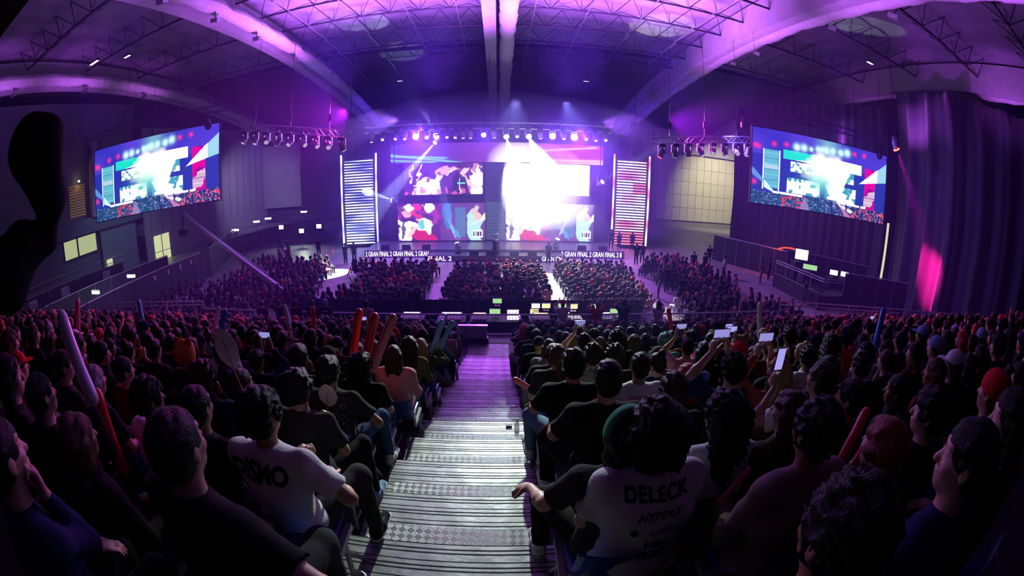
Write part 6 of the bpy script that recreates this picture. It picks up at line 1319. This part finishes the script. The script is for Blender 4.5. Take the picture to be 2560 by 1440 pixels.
stander((3.4, YR-0.7, KL), 'stand_up', 'standing person in red filming beside the red cap wearer', 0, shirt='red', hair='short', hairc='grey')
stander((4.4, YR-0.6, KL), 'stand_up', 'standing person in black with bare raised arms filming', 0, shirt='black', hair='curly', hairc='dark brown')
stander((5.7, YR-0.7, KL), 'stand_up', 'standing person with very long black hair and raised arms', 0, shirt='white', hair='long', hairc='black')
stander((2.35, YT+0.0-0.75, 0), 'stand', 'operator seen from behind, silhouetted against the mixing screens', 0, shirt='black', hair='short', hairc='black')
stander((3.9, YT-0.7, 0), 'stand', 'operator in black at the rightmost control table', 0.2, shirt='black', hair='short', hairc='dark brown')
for i, (x, y, rz, sh, ps) in enumerate([(9.4, 22.7, 1.2, 'black', 'stand'), (10.4, 23.9, 0.3, 'charcoal', 'stand_wave'), (10.3, 21.3, 0.0, 'black', 'stand'), (16.7, 27.5, 0.8, 'white', 'stand'), (15.4, 28.4, 0.5, 'black', 'stand'), (14.6, 28.8, -0.3, 'black', 'stand'), (10.7, 31.2, 0.2, 'black', 'stand'), (11.4, 31.8, -0.2, 'charcoal', 'stand'), (-11.4, 31.5, 0.3, 'black', 'stand'), (-12.0, 31.0, -0.4, 'black', 'stand'), (3.7, 31.0, -0.6, 'black', 'stand'), (9.4, 34.3, 0.2, 'black', 'stand'), (10.9, 37.0, 0.3, 'black', 'stand'), (12.2, 37.1, -0.2, 'black', 'stand'), (-3.9, 19.0, 0.0, 'black', 'stand_up'), (19.3, 26.0, 0.9, 'charcoal', 'stand'), (21.0, 27.2, 0.5, 'black', 'stand'), (19.8, 21.0, 1.0, 'black', 'stand'), (-19.2, 34.6, -0.3, 'olive', 'stand'), (-20.2, 35.2, 0.2, 'olive', 'stand'), (-17.0, 30.5, 0.4, 'dark red', 'stand'), (-18.0, 30.8, -0.4, 'pink', 'stand'), (-15.6, 33.8, 0.2, 'black', 'stand'), (17.6, 31.8, -0.4, 'black', 'stand')]):
    where = 'on the stage' if y > 33 and abs(x) < 10 else ('in front of the red tower' if y > 36 else ('by the left tower' if x < -11 and y < 32 and x > -13 else ('left of the crowd' if x < 0 and y > 25 else ('raising a camera behind the mixing desks' if x < 0 else 'in the right floor aisle'))))
    stander((x, y, 0.62 if (y > 33.6 and abs(x) < 10) else 0), ps, 'standing person in %s %s, number %d across the floor' % (sh, where, i+1), rz, 'people standing on the hall floor', shirt=sh, hair=['short', 'messy', 'ponytail'][i % 3], hairc='black', shoes=False)

# ---------------------------------------------------------------- the rest of the crowd: one uncountable mass
def lowparts(pose, h, hair):
    sk = SK[pose]; p = POSES[pose]; lo, hi_ = bounds(sk, 0.2)
    F = Field(lo, hi_, h); head(F, sk['H'], sk['HR'], False); F.cone(sk['N'], sk['H'], 0.062, 0.06, 0.02)
    for i in (0, 1): S, E_, W = sk['arm%d' % i]; F.cone(S+(E_-S)*0.6, E_, 0.048, 0.044, 0.01); F.cone(E_, W, 0.044, 0.036, 0.01); F.ell(W+sk['hd%d' % i]*0.07, (0.045, 0.045, 0.045), 0.01)
    a = F.mesh(); F = Field(lo, hi_, h); F.ell(sk['P']+sk['s']*0.31, (0.185, 0.13, 0.20), 0.05); F.ell(sk['P'], (0.18, 0.15, 0.13), 0.05); F.cone(sk['P'], sk['P']+sk['s']*0.3, 0.14, 0.14, 0.05)
    for i in (0, 1):
        S, E_, W = sk['arm%d' % i]; F.cone(S, S+(E_-S)*0.8, 0.068, 0.066, 0.03); A, B, C_ = sk['leg%d' % i]; F.cone(A, B, 0.09, 0.07, 0.04); F.cone(B, C_+np.array([0, 0, -0.03]), 0.07, 0.06, 0.04)
    b = F.mesh(); v, f = hair_field(hair, h*0.55); v = (v*1.12) @ sk['HR'].T+sk['H']; return a, b, (v.astype(np.float32), f)
LOWT = [lowparts(p, 0.052, hr) for p, hr in (('lap', 'short'), ('lap_left', 'bob'), ('lap_right', 'curly'), ('phone', 'short'), ('clap', 'long'), ('chin', 'messy'))]
SKC = [(0.45, 0.25, 0.16), (0.36, 0.19, 0.12), (0.58, 0.35, 0.25)]
CC = [CLOTHC[c] for c in ['black']*12+['charcoal']*6+['navy', 'navy', 'white', 'grey', 'dark red', 'maroon', 'pink', 'beige']]
HC = [HAIRC[c] for c in ['black']*6+['dark brown']*3+['brown', 'red', 'blond']]
VV, FF, CCOL, off = [], [], [], 0
def put(loc, rz, sc, t, r):
    global off
    c, s_ = math.cos(rz)*sc, math.sin(rz)*sc; R = np.array([[c, s_, 0], [-s_, c, 0], [0, 0, sc]], np.float32)
    cols = (SKC[r.randrange(3)], CC[r.randrange(len(CC))], HC[r.randrange(len(HC))])
    for (v, f), cl in zip(LOWT[t], cols):
        VV.append(v @ R+np.array(loc, np.float32)); FF.append(f+off); off += len(v); CCOL.append(np.tile(np.array((*cl, 1), np.float32), (len(v), 1)))
r = random.Random(21); nst = 0
for d, k, side, n in slots[N_IND:]:
    L_ = seatloc(k, side, n); 
    if r.random() < 0.03: continue
    if abs(L_.x) > 38: continue
    put((L_.x+r.uniform(-0.06, 0.06), L_.y+r.uniform(-0.04, 0.05), L_.z), math.atan2(L_.x, 40)*0.9+r.uniform(-0.25, 0.25), r.uniform(0.94, 1.05), r.choices(range(6), [4, 3, 3, 1.2, 1, 2])[0], r); nst += 1
def block(poly, sx=0.52, sy=0.78, face=(0, 38), p=0.93):
    global nst
    xs_ = [q[0] for q in poly]; ys_ = [q[1] for q in poly]
    y = min(ys_)
    while y < max(ys_):
        x = min(xs_)
        while x < max(xs_):
            ins = False; j = len(poly)-1
            for i in range(len(poly)):
                if (poly[i][1] > y) != (poly[j][1] > y) and x < (poly[j][0]-poly[i][0])*(y-poly[i][1])/(poly[j][1]-poly[i][1]+1e-9)+poly[i][0]: ins = not ins
                j = i
            if ins and r.random() < p:
                rz = -math.atan2(face[0]-x, face[1]-y)*0.8+r.uniform(-0.25, 0.25)
                put((x+r.uniform(-0.08, 0.08), y+r.uniform(-0.08, 0.08), 0), rz, r.uniform(0.95, 1.06), r.choices(range(6), [4, 3, 3, 1, 1, 2])[0], r); nst += 1
            x += sx
        y += sy
block([(-3.0, 19.6), (2.5, 19.6), (2.7, 27.4), (-3.2, 27.4)])
block([(-9.6, 19.6), (-3.9, 19.6), (-4.3, 27.6), (-10.6, 27.9), (-8.0, 23)])
block([(3.5, 19.6), (7.6, 18.6), (8.6, 27.4), (3.9, 27.2)])
block([(-17.6, 20.2), (-11.6, 19.4), (-9.8, 20.0), (-11.4, 23), (-12.2, 29.2), (-19.5, 29.8), (-18.8, 24)], p=0.88)
block([(-21.8, 15.5), (-12.0, 15.8), (-12.5, 17.8), (-19.5, 22.4), (-21.8, 22)], 0.6, 0.9, p=0.75)
block([(9.6, 26.8), (11.3, 21.3), (13.6, 21.2), (15.8, 24.0), (13.9, 29.9), (11.5, 30.2)], p=0.95)
block([(8.3, 16.0), (15.7, 15.6), (16.4, 18.0), (14.5, 20.6), (9.3, 19.6)], p=0.95)
me = np_mesh('crowd', np.concatenate(VV), np.concatenate(FF), mat('crowd_colours', (0.1, 0.1, 0.1), 0.75, attr='Col'), True)
ca = me.color_attributes.new('Col', 'FLOAT_COLOR', 'POINT'); ca.data.foreach_set('color', np.concatenate(CCOL).ravel())
co = link('crowd', me); tag(co, 'dense seated crowd filling the hall floor and the far rows of the stands', 'crowd', None, 'stuff')
print('crowd persons', nst, 'verts', len(me.vertices), 'individuals', len(PEOPLE))
# red inflatable clappers in the floor crowd
rs = MB()
rc = random.Random(9)
for i, (x, y, col) in enumerate([(rc.uniform(-9, -5), rc.uniform(20.5, 27), 0) for _ in range(9)]+[(rc.uniform(-2.8, 2.4), rc.uniform(20.5, 27), 0) for _ in range(9)]+[(rc.uniform(4, 8), rc.uniform(20, 27), 0) for _ in range(5)]+[(rc.uniform(11, 14.5), rc.uniform(23, 28), 0) for _ in range(6)]+[(rc.uniform(10, 15), rc.uniform(16.5, 19.5), 0) for _ in range(7)]+[(-12.9, 29, 0), (-12.4, 29.2, 0)]):
    o = link('inflatable_clapper', STK['red']); o.location = (x, y+0.25, 1.35); o.scale = (0.8, 0.8, 0.8); o.rotation_euler = (rc.uniform(-0.4, 0.4), rc.uniform(-0.6, 0.6), 0); zone = 'left of the middle aisle' if x < -4.5 else 'in the middle floor block' if x < 3 else 'in the floor block right of the middle' if x < 10 else 'in the far right floor block'
    tag(o, 'red inflatable clapper held up %s' % zone if x > -12 else 'one of two red clappers crossed near the left tower', 'inflatable clapper', 'red clappers held up %s' % zone)

# ---------------------------------------------------------------- dark objects at the frame's left edge
def unpix(px, py):
    x, y = px-1280, 720-py; r_ = math.hypot(x, y); th = 2*math.asin(r_/2/FPX); return (CF*math.cos(th)+(CR*(x/r_)+CU*(y/r_))*math.sin(th)).normalized()
pos = CAMLOC+unpix(95, 455)*1.1
e = empty('covered_camera', pos); tag(e, 'black out-of-focus padded camera close to the left edge', 'camera')
K1 = lambda x, y, d=1.1: CAMLOC+unpix(x, y)*d-pos
A4 = K1(-120, 640, 1.15)
F = Field((-0.45, -0.45, -0.45), (0.45, 0.45, 0.45), 0.011); F.ell(K1(85, 365), (0.062, 0.075, 0.075), 0.01); F.cone(K1(118, 335), K1(128, 500), 0.047, 0.038, 0.02); F.cone(K1(60, 370), K1(110, 480), 0.04, 0.05, 0.03)
F.cone(K1(125, 500), K1(118, 600), 0.042, 0.026, 0.02); F.cone(K1(118, 600), K1(60, 620), 0.026, 0.05, 0.02); F.cone(K1(60, 620), K1(20, 700), 0.06, 0.07, 0.03); F.cone(K1(20, 680), A4, 0.06, 0.05, 0.03); F.wob(0.004, 30); v, f = F.mesh()
link('padded_cover', np_mesh('padded_cover', v, f, mat('black_nylon', (0.006, 0.006, 0.008), 0.85, spec=0.15)), e)
MB().bar(A4, A4+Vector((-0.6, -0.5, -0.05)), 0.02).obj('support_arm', M_BLACK, e); MB().bar(A4+Vector((-0.6, -0.5, -0.05)), A4+Vector((-0.6, -0.5, -2.0)), 0.025).obj('support_pole', M_BLACK, e)
pb = CAMLOC+unpix(-10, -60)*2.6
o = MB().box(-0.28, 0.28, -0.25, 0.25, -0.22, 0.2).obj('hanging_speaker', M_DARK); o.location = pb; MB().bar((0, 0, 0.2), (0, 0, 17.2-pb.z), 0.015).obj('hanging_cable', M_BLACK, o); MB().box(-0.24, 0.24, -0.27, -0.25, -0.18, 0.16).obj('speaker_grille', M_BLACK, o); tag(o, 'black box hanging at the top left corner', 'speaker')
bpy.context.view_layer.update()
print('script time', round(time.time()-T0, 1), 'objects', len(bpy.data.objects))
